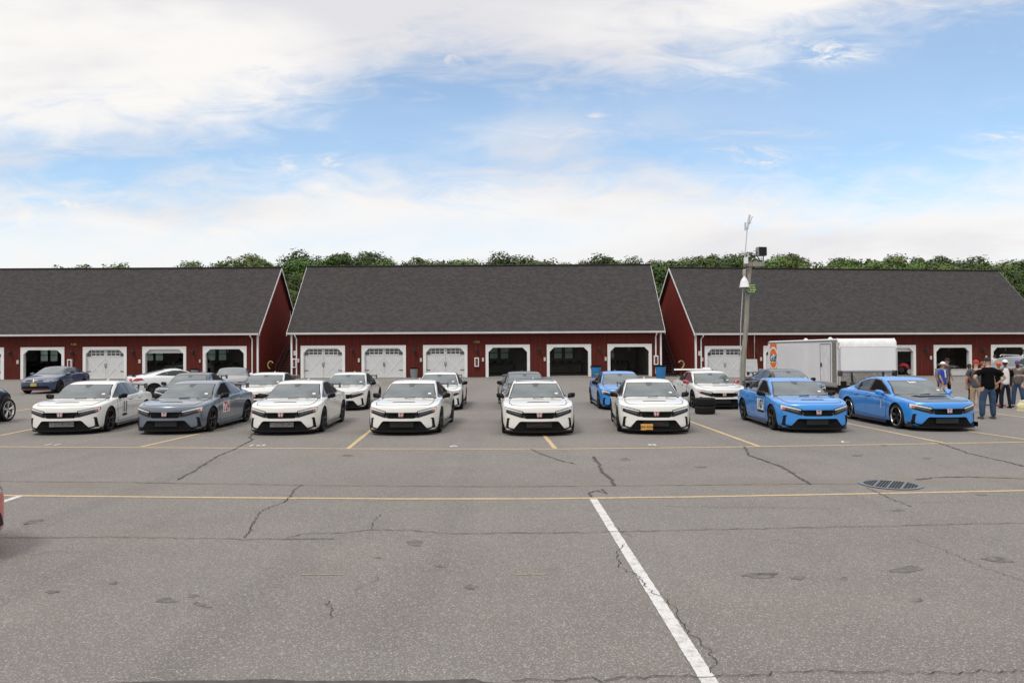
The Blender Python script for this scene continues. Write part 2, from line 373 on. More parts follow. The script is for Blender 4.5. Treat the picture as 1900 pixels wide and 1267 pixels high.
def copy_tree(o, parent=None):
    c = o.copy(); COL.objects.link(c)
    if parent is not None: c.parent = parent
    for ch in list(o.children): copy_tree(ch, c)
    return c
# ------------------------------------------------------------------ ground
def sstepf(x, a, b):
    t = min(1, max(0, (x - a) / (b - a))); return t * t * (3 - 2 * t)
def gz(x, y): return -.2 * sstepf(x, 8, 22) * sstepf(y, 42, 56)
bm = nb(); xs = [-900, -300, -120, -60] + list(range(-44, 80, 4)) + [100, 140, 300, 900]; ys = [-300, -60, -20, 0, 10, 20, 30, 38, 42, 45, 48, 50, 52, 54, 56, 58, 60, 66, 80, 120, 300, 1500]
vv = [[bm.verts.new((x, y, gz(x, y))) for x in xs] for y in ys]
for j in range(len(ys) - 1):
    for i in range(len(xs) - 1): bm.faces.new((vv[j][i], vv[j][i + 1], vv[j + 1][i + 1], vv[j + 1][i]))
o = build('parking_lot', bm, ASPH, smooth=True); tag(o, kind='structure')
bm = nb(); bx(bm, -120, 160, 76, 1400, -1, .02); o = build('grass_verge', bm, mat('grass', (.05, .08, .025), .9, var=.3, scale=1)); tag(o, kind='structure')

def gl(pts): return [G(*p) for p in pts]
def dens(P, n=5):
    o = []
    for a, b in zip(P[:-1], P[1:]):
        for k in range(n): o.append(a.lerp(b, k / n))
    o.append(P[-1]); return o
# yellow cross lines: front of the stalls and the lane edge
for k, pts in enumerate([[(-60, 828.5), (300, 830.5), (700, 832.7), (1030, 833), (1300, 830), (1560, 826), (1900, 820), (1990, 818)],
                         [(-60, 917.5), (30, 919.5), (400, 923), (750, 925.5), (1000, 925.3), (1300, 921.5), (1600, 916), (1900, 910), (1990, 908)]]):
    bm = nb(); ribbon(bm, dens(gl(pts)), .085, .004, .1, k); o = build('parking_line', bm, YEL); tag(o, kind='structure')
for k, (a, b) in enumerate([((0, 808), (65, 795)), ((262, 829), (420, 793)), ((646, 832), (745, 752)), ((1030, 832), (1008, 806)), ((1408, 828), (1278, 781)), ((1750, 821.5), (1563, 783.5)), ((1795, 800), (1930, 819)),
                            ((0, 767), (58, 758)), ((1750, 737), (1830, 748)), ((1845, 767), (1930, 778)), ((700, 790), (727, 768)), ((1188, 745), (1100, 712))]):
    A, B = G(*a), G(*b)
    bm = nb(); ribbon(bm, [A.lerp(B, t / 12) for t in range(13)], .1, .0045, .12, k + 5); o = build('parking_line', bm, YEL); tag(o, kind='structure')
for k, (a, b, w) in enumerate([((1101, 926), (1332, 1290), .11), ((-40, 946), (38, 920), .11)]):
    A, B = G(*a), G(*b); bm = nb(); ribbon(bm, [A.lerp(B, t / 160) for t in range(161)], w, .005, .05, k + 50); o = build('parking_line', bm, WHT); tag(o, kind='structure')
for k, (a, b) in enumerate([((955, 1066), (1017, 1065)), ((560, 1066), (640, 1066))]):
    A, B = G(*a), G(*b); bm = nb(); ribbon(bm, [A.lerp(B, t / 10) for t in range(11)], .02, .005, .6, k + 60); o = build('paint_trace', bm, m_line('faded_line_paint', (.38, .33, .22), .9)); tag(o, kind='structure')
# stall numbers, read from the garage side
for s, px, py, w in [('11', 97, 825, 1.0), ('10', 475, 826.5, 1.0), ('9', 842, 827.5, 1.0), ('8', 1210, 825.5, 1.0), ('7', 1564, 819.5, 1.0)]:
    c = G(px, py); rot = Matrix.Rotation(R(180), 4, 'Z') if s in '79' else Matrix.Identity(4)
    o = text_obj('stall_number', s, .34, WHT, Matrix.Translation((c.x, c.y, .005)) @ rot @ Matrix.Diagonal((1.25, 1.15, 1, 1)), bold=.006, thick=0)
    tag(o, kind='structure')
# cracks
CRACKS = [([(330, 890), (362, 873), (400, 848), (436, 833), (470, 815), (462, 812), (475, 800)], .07), ([(455, 998), (470, 970), (482, 950), (510, 938), (532, 930), (550, 905), (562, 900)], .025),
 ([(-20, 998), (200, 997), (440, 1000), (530, 1001), (620, 1000)], .028), ([(530, 999), (560, 991), (640, 988), (690, 983), (760, 984), (830, 990), (1000, 989), (1100, 988), (1300, 983), (1500, 979), (1700, 975), (1930, 970)], .028),
 ([(690, 982), (694, 966), (706, 955)], .014), ([(-20, 893), (200, 895), (420, 898), (600, 901), (900, 903), (1100, 902), (1300, 900), (1500, 898), (1600, 898)], .035),
 ([(1700, 890), (1740, 886), (1800, 885), (1860, 887), (1930, 889)], .07), ([(985, 833), (1010, 845), (1040, 855), (1068, 861)], .055), ([(1102, 847), (1112, 862), (1118, 876), (1134, 890), (1139, 901)], .11),
 ([(1098, 922), (1092, 914), (1110, 911), (1125, 916), (1116, 908)], .06), ([(1381, 829), (1390, 845), (1420, 855), (1450, 866), (1478, 882), (1504, 899)], .085),
 ([(1735, 820), (1760, 828), (1800, 842), (1850, 853), (1905, 866)], .075), ([(1610, 905), (1640, 920), (1690, 940)], .03),
 ([(1155, 1010), (1145, 1032), (1150, 1050), (1165, 1060), (1185, 1068), (1200, 1090)], .018), ([(1205, 1093), (1230, 1110), (1256, 1130), (1262, 1155), (1275, 1172), (1290, 1183), (1316, 1205), (1328, 1225), (1322, 1240), (1318, 1250)], .012),
 ([(950, 1263), (1100, 1261), (1250, 1257), (1400, 1254), (1500, 1246), (1600, 1247), (1750, 1250), (1860, 1246), (1950, 1248)], .016),
 ([(1690, 1000), (1760, 1025), (1840, 1060), (1900, 1078), (1940, 1095)], .012), ([(612, 1115), (616, 1135), (610, 1150)], .012), ([(655, 1097), (690, 1080), (700, 1070)], .01), ([(1230, 940), (1400, 942), (1560, 944)], .012)]
CRACKS += [([(1140, 975), (1158, 990), (1172, 996)], .012), ([(1650, 928), (1700, 934), (1790, 931)], .012), ([(1440, 1003), (1500, 1012)], .01), ([(60, 1030), (110, 1022), (150, 1026)], .01)]
bmB = nb(); bm = nb(); rn = random.Random(4); bmA = bm
for k, (pts, w) in enumerate(CRACKS):
    bm = bmA if w > .026 else bmB
    P = gl(pts); Q = []
    for a, b in zip(P[:-1], P[1:]):
        n = max(3, int((b - a).length / (.09 if w > .026 else .045))); d = (b - a).normalized(); s = Vector((-d.y, d.x, 0))
        for i in range(n): Q.append(a.lerp(b, i / n) + s * rn.gauss(0, .016 if w < .026 else .013))
    Q.append(P[-1]); ribbon(bm, Q, [w * (.56 if w > .05 else .55) * rn.uniform(.4, 1.2) for _ in Q], .0095, .2, k)
for bm, m_ in ((bmA, CRK), (bmB, mat('open_crack', (.045, .04, .037), .95, spec=.1))): o = build('pavement_crack', bm, m_); tag(o, kind='structure')
# oil stains
bm = nb()
for k, (px, py, rx, ry, a) in enumerate([(308, 1113, 20, 6, 0), (375, 1122, 18, 4, .2), (358, 1105, 12, 3, 0), (873, 1089, 13, 5, 0), (1411, 1067, 36, 6, 0), (1682, 1056, 34, 6, -.1), (1702, 1113, 13, 4, 0), (1850, 1038, 30, 5, .1), (60, 968, 20, 4, -.2), (95, 1098, 14, 3, 0),
                                         (770, 1007, 16, 6, 0), (818, 1050, 10, 3, 0), (1303, 866, 12, 2, 0), (1160, 852, 10, 3, 0), (1590, 845, 12, 2, 0), (645, 845, 12, 2, 0), (1640, 826, 10, 1.6, 0), (1480, 1072, 14, 4, 0), (1567, 1073, 8, 3, 0), (700, 1034, 7, 2, 0), (1665, 947, 14, 2, 0), (1820, 918, 12, 1.6, 0), (1720, 850, 10, 1.5, 0), (210, 1082, 9, 3, 0)]):
    ring = [G(px + math.cos(t) * rx * (1 + .25 * math.sin(3 * t + k)) * rn.uniform(.7, 1.1), py + (math.sin(t) * ry + math.cos(t) * rx * a) * rn.uniform(.7, 1.15)) for t in (2 * math.pi * i / 18 for i in range(18))]
    c = bm.verts.new(sum(ring, Vector()) / 18 + Vector((0, 0, .003))); vs = [bm.verts.new(p + Vector((0, 0, .003))) for p in ring]
    for i in range(18): bm.faces.new((c, vs[i], vs[(i + 1) % 18]))
def m_stain():
    t = NT('oil_stain_soft'); n = t.noise(12, 5, .7); c = t.ramp(n, (.35, (.075, .068, .063)), (.62, (.2, .185, .17))); t.l(c, t.b.inputs['Base Color']); t.set(.8, spec=.25); return t.m
o = build('oil_stain', bm, m_stain()); tag(o, kind='structure')
# dark tarry edge at the very front
bm = nb(); P = gl([(150, 1270), (250, 1266), (350, 1263), (420, 1263), (500, 1260), (560, 1264), (700, 1263), (780, 1264), (880, 1260), (900, 1266), (1000, 1272)])
Q = gl([(150, 1300), (250, 1300), (350, 1300), (420, 1300), (500, 1300), (560, 1300), (700, 1300), (780, 1300), (880, 1300), (900, 1300), (1000, 1300)])
for a, b, c, d in zip(P[:-1], P[1:], Q[1:], Q[:-1]): bm.faces.new([bm.verts.new(x + Vector((0, 0, .006))) for x in (a, b, c, d)])
o = build('tar_strip', bm, CRK); tag(o, kind='structure')
# drain grate
c = G(1652, 899); t = empty('drain_grate', (c.x, c.y, 0), R(-34), 'round iron storm drain grate set in the asphalt at right', 'drain')
bm = nb(); lathe(bm, [(.43, .0), (.46, .012), (.395, .014), (.385, .002)], 40); build('grate_rim', bm, mat('worn_iron', (.20, .20, .205), .45, metal=.4, var=.2, scale=10), t, True)
bm = nb(); lathe(bm, [(.39, .003), (.0001, .003)], 32); build('drain_pit', bm, mat('drain_dark', (.012, .014, .012), .9), t)
bm = nb()
for i in range(-9, 10):
    x = i * .042; h = math.sqrt(max(0, .385 ** 2 - x * x))
    if h > .05: box(bm, (x, 0, .006), (.014, 2 * h, .006))
build('grate_bars', bm, mat('iron_bars', (.075, .08, .08), .6), t)
bm = nb()
for y in (-.19, .0, .19):
    h = math.sqrt(.385 ** 2 - y * y); box(bm, (y, 0, .0125), (.026, 2 * h, .005))
build('grate_crossbars', bm, mat('worn_iron', (0, 0, 0)), t)

# ------------------------------------------------------------------ garage buildings
EH, RD = 4.12, 5.55   # eave height, horizontal run to the ridge
WOUT, HOUT, CHAM = 3.58, 2.62, .36     # door frame outer width / height
def oct_poly(w, h, ch): return [(-w / 2, 0), (w / 2, 0), (w / 2, h - ch), (w / 2 - ch, h), (-w / 2 + ch, h), (-w / 2, h - ch)]
def lantern():
    t = empty('wall_lantern', (0, 0, 0))
    bm = nb(); box(bm, (0, .06, .05), (.16, .03, .34), bev=.01); tube(bm, [(0, .04, .18), (0, -.12, .24), (0, -.16, .16)], .018, 6); build('bracket', bm, STEEL, t)
    bm = nb(); lathe(bm, [(.05, -.22), (.11, .06), (.14, .08), (.03, .17), (.01, .21)], 8, c=(0, -.16, 0), cap=True); build('lamp_cage', bm, STEEL, t)
    bm = nb(); lathe(bm, [(.045, -.19), (.1, .04)], 8, c=(0, -.16, 0), cap=True); bmesh.ops.scale(bm, vec=(1.03, 1.0, 1), verts=bm.verts); build('lamp_pane', bm, m_glass('lantern_glass', (.12, .09, .06)), t)
    return t
def garage_door(parent, x, z, w, h):
    d = build_box_part('garage_door', (x - w / 2, x + w / 2, .16, .22, z + .02, z + h), DOORW, parent)
    bm = nb(); y0, y1 = .135, .16
    for s in (-1, 1):
        cx = x + s * w / 4; hw = w / 4 - .04
        for zz in (.02, h * .27, h * .52, h * .76): bx(bm, x - w / 2, x + w / 2, .152, .16, z + zz - .006, z + zz + .006) if s == 1 and zz > .1 else None
        for zc, hh in ((h * .385, h * .36), (h * .13, h * .0)):
            if hh:
                for a in (-1, 1):
                    L_ = math.hypot(2 * hw, hh * 1.9); box(bm, (cx, .152 + .0015 * a, z + h * .38), (L_, .014, .12), Matrix.Rotation(a * math.atan2(hh * 1.9, 2 * hw), 3, 'Y'))
        for e in (-1, 1): bx(bm, cx + e * hw - .05, cx + e * hw + .05, .14, .16, z + .03, z + h - .03)
        bx(bm, cx - hw, cx + hw, .143, .16, z + .03, z + .12); bx(bm, cx - hw, cx + hw, .143, .16, z + h * .74, z + h * .78); bx(bm, cx - hw, cx + hw, .143, .16, z + h - .1, z + h - .02)
    build('door_battens', bm, DOORL, d)
    for s in (-1, 1):
        cx = x + s * w / 4; hw = w / 4 - .1
        bm = nb(); bx(bm, cx - hw, cx + hw, .146, .156, z + h * .785, z + h * .955); win = build('door_window', bm, DGL, d)
        bm = nb()
        for i in range(5): xx = cx - hw + 2 * hw * i / 4; bx(bm, xx - .02, xx + .02, .13, .146, z + h * .775, z + h * .965)
        for zz in (.78, .87, .96): bx(bm, cx - hw, cx + hw, .132, .1445, z + h * zz - .018, z + h * zz + .018)
        build('window_grille', bm, DOORL, win)
        bm = nb(); tube(bm, [(x + s * .07, .13, z + h * .52), (x + s * .07, .1, z + h * .5), (x + s * .05, .1, z + h * .4), (x + .0, .12, z + h * .36)], .016, 6); build('door_handle', bm, STEEL, d)
        for zz in (.25, .775):
            bm = nb(); bx(bm, x + s * w / 2, x + s * (w / 2 - .42), .118, .133, z + h * zz - .022, z + h * zz + .022); build('strap_hinge', bm, STEEL, d)
def build_box_part(name, b, m, parent):
    bm = nb(); bx(bm, *b); return build(name, bm, m, parent)
def wall_with_openings(bm, x0, x1, h, ops, y0, y1, z0=0):
    """front wall slab with octagon-topped openings"""
    ops = sorted(ops); cur = x0
    for c in ops:
        a, b = c - WOUT / 2 + .1, c + WOUT / 2 - .1
        bx(bm, cur, a, y0, y1, z0, h); cur = b
        bx(bm, a, b, y0, y1, z0 + HOUT - .1, h)
    bx(bm, cur, x1, y0, y1, z0, h)
def garage(PL, PR, z, nb_, label, doors, winrooms, number=None, numx=None, notch=(0, 0), ext=(0, 0), win_l=True):
    """PL, PR: ground points of the two front corners. doors: list of (x, open) in building metres from PL"""
    d = (PR - PL); W = d.length; rz = math.atan2(d.y, d.x)
    b = empty(nb_, (PL.x, PL.y, z), rz, label, 'garage building')
    bm = nb(); wall_with_openings(bm, 0, W, EH - .02, [x for x, o in doors], 0, .15); build('front_wall', bm, SID, b)
    D = 2 * RD
    # back wall with windows that let the daylight in
    bm = nb(); cur = 0; wins = []
    for x, o in doors:
        for dx in winrooms: wins.append(x + dx)
    wins = []
    for wpx in winrooms:
        dd_ = ray(wpx, 650); Yb = PL.y + D; X_ = dd_.x / dd_.y * Yb; wins.append((X_ - PL.x - math.sin(-rz) * D * 0) / math.cos(rz) + math.sin(rz) * D)
    wins = sorted(w for w in wins if .6 < w < W - .6)
    for w in wins:
        bx(bm, cur, w - .40, D - .15, D, 0, EH); bx(bm, w - .40, w + .40, D - .15, D, 0, 1.35); bx(bm, w - .40, w + .40, D - .15, D, 2.5, EH); cur = w + .40
    bx(bm, cur, W, D - .15, D, 0, EH); build('back_wall', bm, [INT], b)
    for w in wins:
        bm = nb(); 
        for xx in (-.40, .40): bx(bm, w + xx - .04, w + xx + .04, D - .2, D - .152, 1.3, 2.55)
        for zz in (1.33, 1.92, 2.52): bx(bm, w - .36, w + .36, D - .2, D - .152, zz - .03, zz + .03)
        f = build('window', bm, mat('dim_frame', (.16, .15, .14), .7), b)
        bm = nb(); bx(bm, w - .38, w + .38, D - .12, D - .11, 1.36, 2.49)
        g = NT('frosted_pane') if 'frosted_pane' not in MATS else None
        if g:
            nz = g.noise(3, 4, .6); g.l(g.ramp(nz, (.3, (.35, .45, .42)), (.7, (.6, .72, .74))), g.b.inputs['Base Color']); g.set(.5); g.b.inputs['Transmission Weight'].default_value = .75; MATS['frosted_pane'] = g.m
        build('pane', bm, MATS['frosted_pane'], f)
    # gable ends
    for k, xx in enumerate((0, W - .14)):
        if notch[k]:
            q = D - 2.1
            poly = [(.152, 0), (D - .152, 0), (D - .152, 4.0), (q, 4.0), (q, EH + D - q - .12), (RD, EH + RD - .12), (.152, EH - .02)]
        else: poly = [(.152, 0), (D - .152, 0), (D - .152, EH - .02), (RD, EH + RD - .12), (.152, EH - .02)]
        bm = nb(); prism(bm, poly, xx, xx + .14, 'YZ'); build('gable_wall', bm, SIDG, b)
        if notch[k]:
            bm = nb(); e = xx + (-.03 if k == 0 else .15)
            bx(bm, e, e + .02 if k else e + .028, q - .12, q, 4.0, EH + D - q - .2); bx(bm, e, e + .02, q - .1, D, EH + D - q - .35, EH + D - q - .2) ; build('notch_trim', bm, TRIM, b)
    bm = nb(); bx(bm, 0.15, W - .15, .16, D - .16, .004, .02); build('floor_slab', bm, CONC, b)
    bm = nb(); bx(bm, .15, W - .15, .16, D - .16, 3.3, 3.4); build('ceiling', bm, INT, b)
    ds = sorted(doors)
    for (xa, oa), (xb, ob) in zip(ds[:-1], ds[1:]):
        xm = (xa + xb) / 2
        if oa == 0 and ob == 0: build_box_part('partition', (xm - .06, xm + .06, .16, D - .16, .02, 3.3), INT, b)
    for xm in (.22, W - .22): build_box_part('partition', (xm - .05, xm + .05, .16, D - .16, .02, 3.3), INT, b)
    # roof: two slabs
    a = .45; th = .13; e0, e1 = ext
    bm = nb(); rs = []
    for (ya, yb) in ((-a - .05, RD), (RD, D + .3)):
        za = EH + min(ya, D - ya); zb = EH + min(yb, D - yb)
        x0, x1 = -.25 - e0, W + .25 + e1
        v = [bm.verts.new(p) for p in ((x0, ya, za), (x1, ya, za), (x1, yb, zb), (x0, yb, zb), (x0, ya, za - th), (x1, ya, za - th), (x1, yb, zb - th), (x0, yb, zb - th))]
        for f in ((0, 1, 2, 3), (4, 5, 6, 7), (0, 1, 5, 4), (2, 3, 7, 6), (0, 3, 7, 4), (1, 2, 6, 5)): bm.faces.new([v[i] for i in f])
    r = build('roof', bm, SHG, b)
    bm = nb(); bx(bm, -.3 - e0, W + .3 + e1, RD - .16, RD + .16, EH + RD - .03, EH + RD + .035); build('ridge_cap', bm, mat('ridge_shingles', (.045, .043, .043), .9, var=.2, scale=4), r)
    # rake trim
    for xx, s in ((-.25 - e0, -1), (W + .25 + e1, 1)):
        for sgn in (0, 1):
            bm = nb(); y0_, y1_ = (-.5, RD) if not sgn else (RD, D + .25)
            z0_ = EH + min(y0_, D - y0_) - .10; z1_ = EH + min(y1_, D - y1_) - .10
            v = [bm.verts.new((xx + dx * s, y, zz + dz)) for dx in (.004, .035) for (y, zz) in ((y0_, z0_), (y1_, z1_)) for dz in (-.14, .075)]
            for f in ((0, 1, 3, 2), (4, 5, 7, 6), (0, 1, 5, 4), (2, 3, 7, 6), (0, 2, 6, 4), (1, 3, 7, 5)): bm.faces.new([v[i] for i in f])
            build('rake_board', bm, TRIM, r)
    # gutter, soffit, corner boards, downspouts
    bm = nb(); bx(bm, -.25 - e0, W + .25 + e1, -.62, -.502, EH - .62, EH - .47, bev=.02); bx(bm, -.24, W + .24, -.5, -.003, EH - .61, EH - .58); build('gutter', bm, GUT, b)
    for xx, inn in ((0, 1), (W, -1)):
        bm = nb(); bx(bm, xx - .07, xx + .07, -.03, .1, .0, EH - .62); build('corner_board', bm, TRIM, b)
        bm = nb(); px = xx + inn * .42; tube(bm, [(px, -.56, EH - .62), (px, -.54, EH - .70), (px, -.08, EH - .95), (px, -.08, .25), (px + .02, -.2, .12)], .055, 8); build('downspout', bm, TRIM, b, True)
    # door frames and doors
    iw, ih = WOUT - .46, HOUT - .24
    for x, op in doors:
        bm = nb(); O = [(x + p[0], p[1]) for p in [(-WOUT / 2, 0), (-WOUT / 2, HOUT), (WOUT / 2, HOUT), (WOUT / 2, 0)]]
        I = [(x + p[0], p[1]) for p in [(-iw / 2, 0), (-iw / 2, ih - CHAM), (-iw / 2 + CHAM, ih), (iw / 2 - CHAM, ih), (iw / 2, ih - CHAM), (iw / 2, 0)]]
        quads = [(O[0], O[1], I[1], I[0]), (O[1], I[1], I[2], None), (O[1], O[2], I[3], I[2]), (O[2], I[4], I[3], None), (O[2], O[3], I[5], I[4])]
        for q in quads: prism(bm, [p for p in q if p], -.035, .13, 'XZ')
        bmesh.ops.remove_doubles(bm, verts=bm.verts, dist=.0005)
        fr = build('door_frame', bm, TRIM, b)
        for s in (-1, 1): build_box_part('door_jamb', (x + s * iw / 2, x + s * (iw / 2 + .05), .131, .3, .0, ih - CHAM), DOORW, b)
        if op == 0: garage_door(b, x, .0, iw + .12, ih + .04)
        else:
            bm = nb(); rise = {1: .0, 2: .28}[op]
            for s in (-1, 1): bm = nb(); tube(bm, [(x + s * (iw / 2 + .1), .3, .05), (x + s * (iw / 2 + .1), .3, 2.3), (x + s * (iw / 2 + .1), .7, 2.75), (x + s * (iw / 2 + .1), 3.2, 2.8)], .03, 6); build('door_track', bm, LMET, b)
            bm = nb(); bx(bm, x - iw / 2, x + iw / 2, .8, 3.1, 2.85, 2.9); build('raised_door', bm, DOORW, b)
            if op == 2: bm = nb(); bx(bm, x - iw / 2 - .05, x + iw / 2 + .05, .17, .23, ih - .3, ih + .1); build('door_edge', bm, DOORW, b)
            bm = nb(); tube(bm, [(x + .05, .5, 2.8), (x + .05, .5, 2.1)], .012, 5); build('pull_cord', bm, LMET, b)
        bm = nb(); bx(bm, x - iw / 2, x + iw / 2, -.25, .16, .0, .022); build('threshold', bm, mat('concrete_sill', (.33, .31, .28), .8, var=.15), b)
    return b, W, rz
def lcl(b, x, y, z): return b.matrix_basis @ Vector((x, y, z))

S1, S2 = 22.7, 23.0
def sp_(px, s): return Vector(((px - CX) / s, F / s, 0))
# building one (left), only its right part is in view
P1R = sp_(478, S1); P1L = Vector((P1R.x - 44, F / S1 + .0, 0)); d1 = 44
def xs1(px): return (px - 478) / S1 + 44
B1, W1, r1 = garage(P1L, P1R, 0, 'garage_building', 'red garage building at the left with four and a half door bays in view', [(xs1(417), 1), (xs1(305), 2), (xs1(194.5), 0), (xs1(79), 1), (xs1(-33), 0), (xs1(-145), 0), (xs1(-257), 0)], (84, 102, 279, 297, 394, 414, 62), notch=(0, 1))
P2L = sp_(541, 22.95); P2R = sp_(1226, 22.95)
def xs2(px): return (px - 541) / 22.95
B2, W2, r2 = garage(P2L, P2R, 0, 'garage_building', 'middle red garage building, three white doors shut and three bays open', [(xs2(599), 0), (xs2(712), 0), (xs2(826), 0), (xs2(942), 1), (xs2(1055.5), 1), (xs2(1168), 1)], (916, 936, 1035, 1055, 1132), ext=(0, 0))
P3L = sp_(1291, 22.7); P3R = sp_(1945, 21.2)
W3 = (P3R - P3L).length
def xs3(px):
    # intersection of the view ray with the facade line
    d = ray(px, 650); A = P3L; Bv = (P3R - P3L) / W3
    det = d.x * (-Bv.y) - d.y * (-Bv.x); t = (A.x * (-Bv.y) - A.y * (-Bv.x)) / det
    return (Vector((d.x * t, d.y * t, 0)) - A).dot(Bv)
B3, W3, r3 = garage(P3L, P3R, -.2, 'garage_building', 'right red garage building behind the wooden pole and white trailer', [(xs3(1346), 0), (xs3(1454), 0), (xs3(1559), 2), (xs3(1663), 2), (xs3(1767.5), 1), (xs3(1873), 1)], (1640, 1733, 1842), notch=(1, 0), ext=(0, -.2))
BB = {1: B1, 2: B2, 3: B3}; XS = {1: xs1, 2: xs2, 3: xs3}
bpy.context.view_layer.update()
def onwall(k, px, z, y=0): return BB[k].matrix_world @ Vector((XS[k](px), y, z))
# numbers above the doors
for k, s, px in ((1, '1181', 137), (2, '1193', 884)):
    M = Matrix.Rotation(R(90), 4, 'X'); M = Matrix.Translation((XS[k](px), -.012, 2.83)) @ M
    text_obj('house_number', s, .22, mat('brass_numbers', (.42, .36, .12), .5), M, BB[k], bold=.006, sx=1.2)
# wall lanterns
proto = lantern(); first = True
LL = [(1, 20, 'wall lantern at the far left, between the first two door frames'), (1, 135, 'black wall lantern under the yellow house number on the left building'), (1, 248, 'black wall lantern on the left building above the white coupe'), (1, 359, 'black wall lantern above the grey trash can of the left building'),
      (2, 654.5, 'black wall lantern between the first and second shut doors of the middle building'), (2, 769.5, 'black wall lantern above the grey trash can of the middle building'), (2, 884, 'black wall lantern under the yellow number of the middle building'), (2, 1000, 'black wall lantern between the first two open bays of the middle building'), (2, 1112, 'black wall lantern above the blue bin between two open bays'),
      (3, 1400.5, 'black wall lantern just right of the wooden pole'), (3, 1717, 'black wall lantern right of the trailer on the right building'), (3, 1822, 'rightmost black wall lantern on the right building')]
for k, px, lab in LL:
    o = proto if first else copy_tree(proto); first = False
    p = onwall(k, px, 2.12, -.08); o.location = p; o.rotation_euler = (0, 0, BB[k].rotation_euler.z); tag(o, lab, 'wall lamp', 'lanterns between the garage doors')
# small white switch boxes and extinguisher cabinets
def small_box(name, k, px, z, w, h, d, m, lab, cat, grp=None):
    p = onwall(k, px, z, -d / 2 - .002); t = empty(name, p, BB[k].rotation_euler.z, lab, cat, grp)
    bm = nb(); box(bm, (0, 0, 0), (w, d, h), bev=.012); build('case', bm, m, t)
    bm = nb(); box(bm, (0, -d / 2 - .004, 0), (w * .7, .006, h * .7)); build('cover', bm, mat('grey_plastic', (.45, .45, .44), .5), t); return t
for k, px, lab in [(1, 33.5, 'cream switch box left of the first open bay of the left building'), (1, 259.5, 'white switch box beside the third frame of the left building'), (1, 371.5, 'reddish switch box left of the last bay of the left building'),
                   (2, 553.5, 'white switch box beside the leftmost door of the middle building'), (2, 666, 'white switch box beside the second white door of the middle building'), (2, 781, 'white switch box beside the third white door of the middle building'),
                   (2, 896, 'white switch box left of the first open bay of the middle building'), (2, 1010.5, 'white switch box left of the second open bay of the middle building'), (2, 1123.5, 'white switch box left of the third open bay of the middle building'),
                   (3, 1302.5, 'white switch box beside the leftmost door of the right building'), (3, 1411.5, 'white switch box right of the wooden pole'), (3, 1726.5, 'white switch box left of the bay behind the blue shirt man'), (3, 1829, 'white switch box left of the rightmost bay')]:
    small_box('switch_box', k, px, 1.42 + (.1 if k == 3 else 0), .16, .30, .08, mat('cream_plastic', (.62, .58, .52), .5) if px != 371.5 else mat('red_box', (.18, .06, .055), .6), lab, 'switch box', 'switch boxes beside the garage doors')
for k, px, z, lab in [(1, 131, 1.25, 'white fire extinguisher cabinet on the left building by the dark blue sedan'), (2, 547, 1.22, 'white extinguisher cabinet at the left corner of the middle building'), (2, 884.5, 1.22, 'white extinguisher cabinet right of the third white door'), (2, 1216.5, 1.3, 'white extinguisher cabinet at the right corner of the middle building')]:
    p = onwall(k, px, z, -.1); t = empty('extinguisher_cabinet', p, BB[k].rotation_euler.z, lab, 'fire extinguisher box', 'extinguisher cabinets on the garage walls')
    bm = nb(); box(bm, (0, 0, 0), (.36, .18, .74), bev=.015); build('cabinet', bm, mat('cabinet_white', (.7, .7, .69), .4), t)
    bm = nb(); box(bm, (0, -.092, 0), (.2, .006, .56)); build('window', bm, DGL, t)
    bm = nb(); tube(bm, [(.0, -.1, -.2), (.0, -.1, .08), (0, -.1, .16)], [.05, .05, .015], 8); build('extinguisher', bm, RED, t)
for k, px, lab in ((2, 548.5, 'white square electric meter box at the left corner of the middle building'), (3, 1298.5, 'white square meter box beside the corner board of the right building')):
    small_box('meter_box', k, px, 2.02, .28, .36, .1, mat('cabinet_white', (.7, .7, .69)), lab, 'meter box')
for px, zz, lab in ((1243, 6.5, 'upper round dark lamp on the left gable of the right building'), (1267, 3.75, 'lower round dark lamp on the left gable of the right building')):
    # gable of building three faces -X
    gx = P3L.x - .02; d = ray(px, 650); Y = d.y / d.x * gx; t = empty('gable_lamp', (gx - .12, Y, zz), 0, lab, 'wall lamp')
    bm = nb(); lathe(bm, [(.02, -.1), (.15, -.06), (.17, .08), (.1, .12)], 12, axis='X', cap=True); build('lamp_housing', bm, STEEL, t, True)
    bm = nb(); lathe(bm, [(.0001, 0), (.13, .0)], 12, axis='X', c=(-.1, 0, 0)); build('lamp_lens', bm, mat('dim_lens', (.3, .26, .18), .4), t)

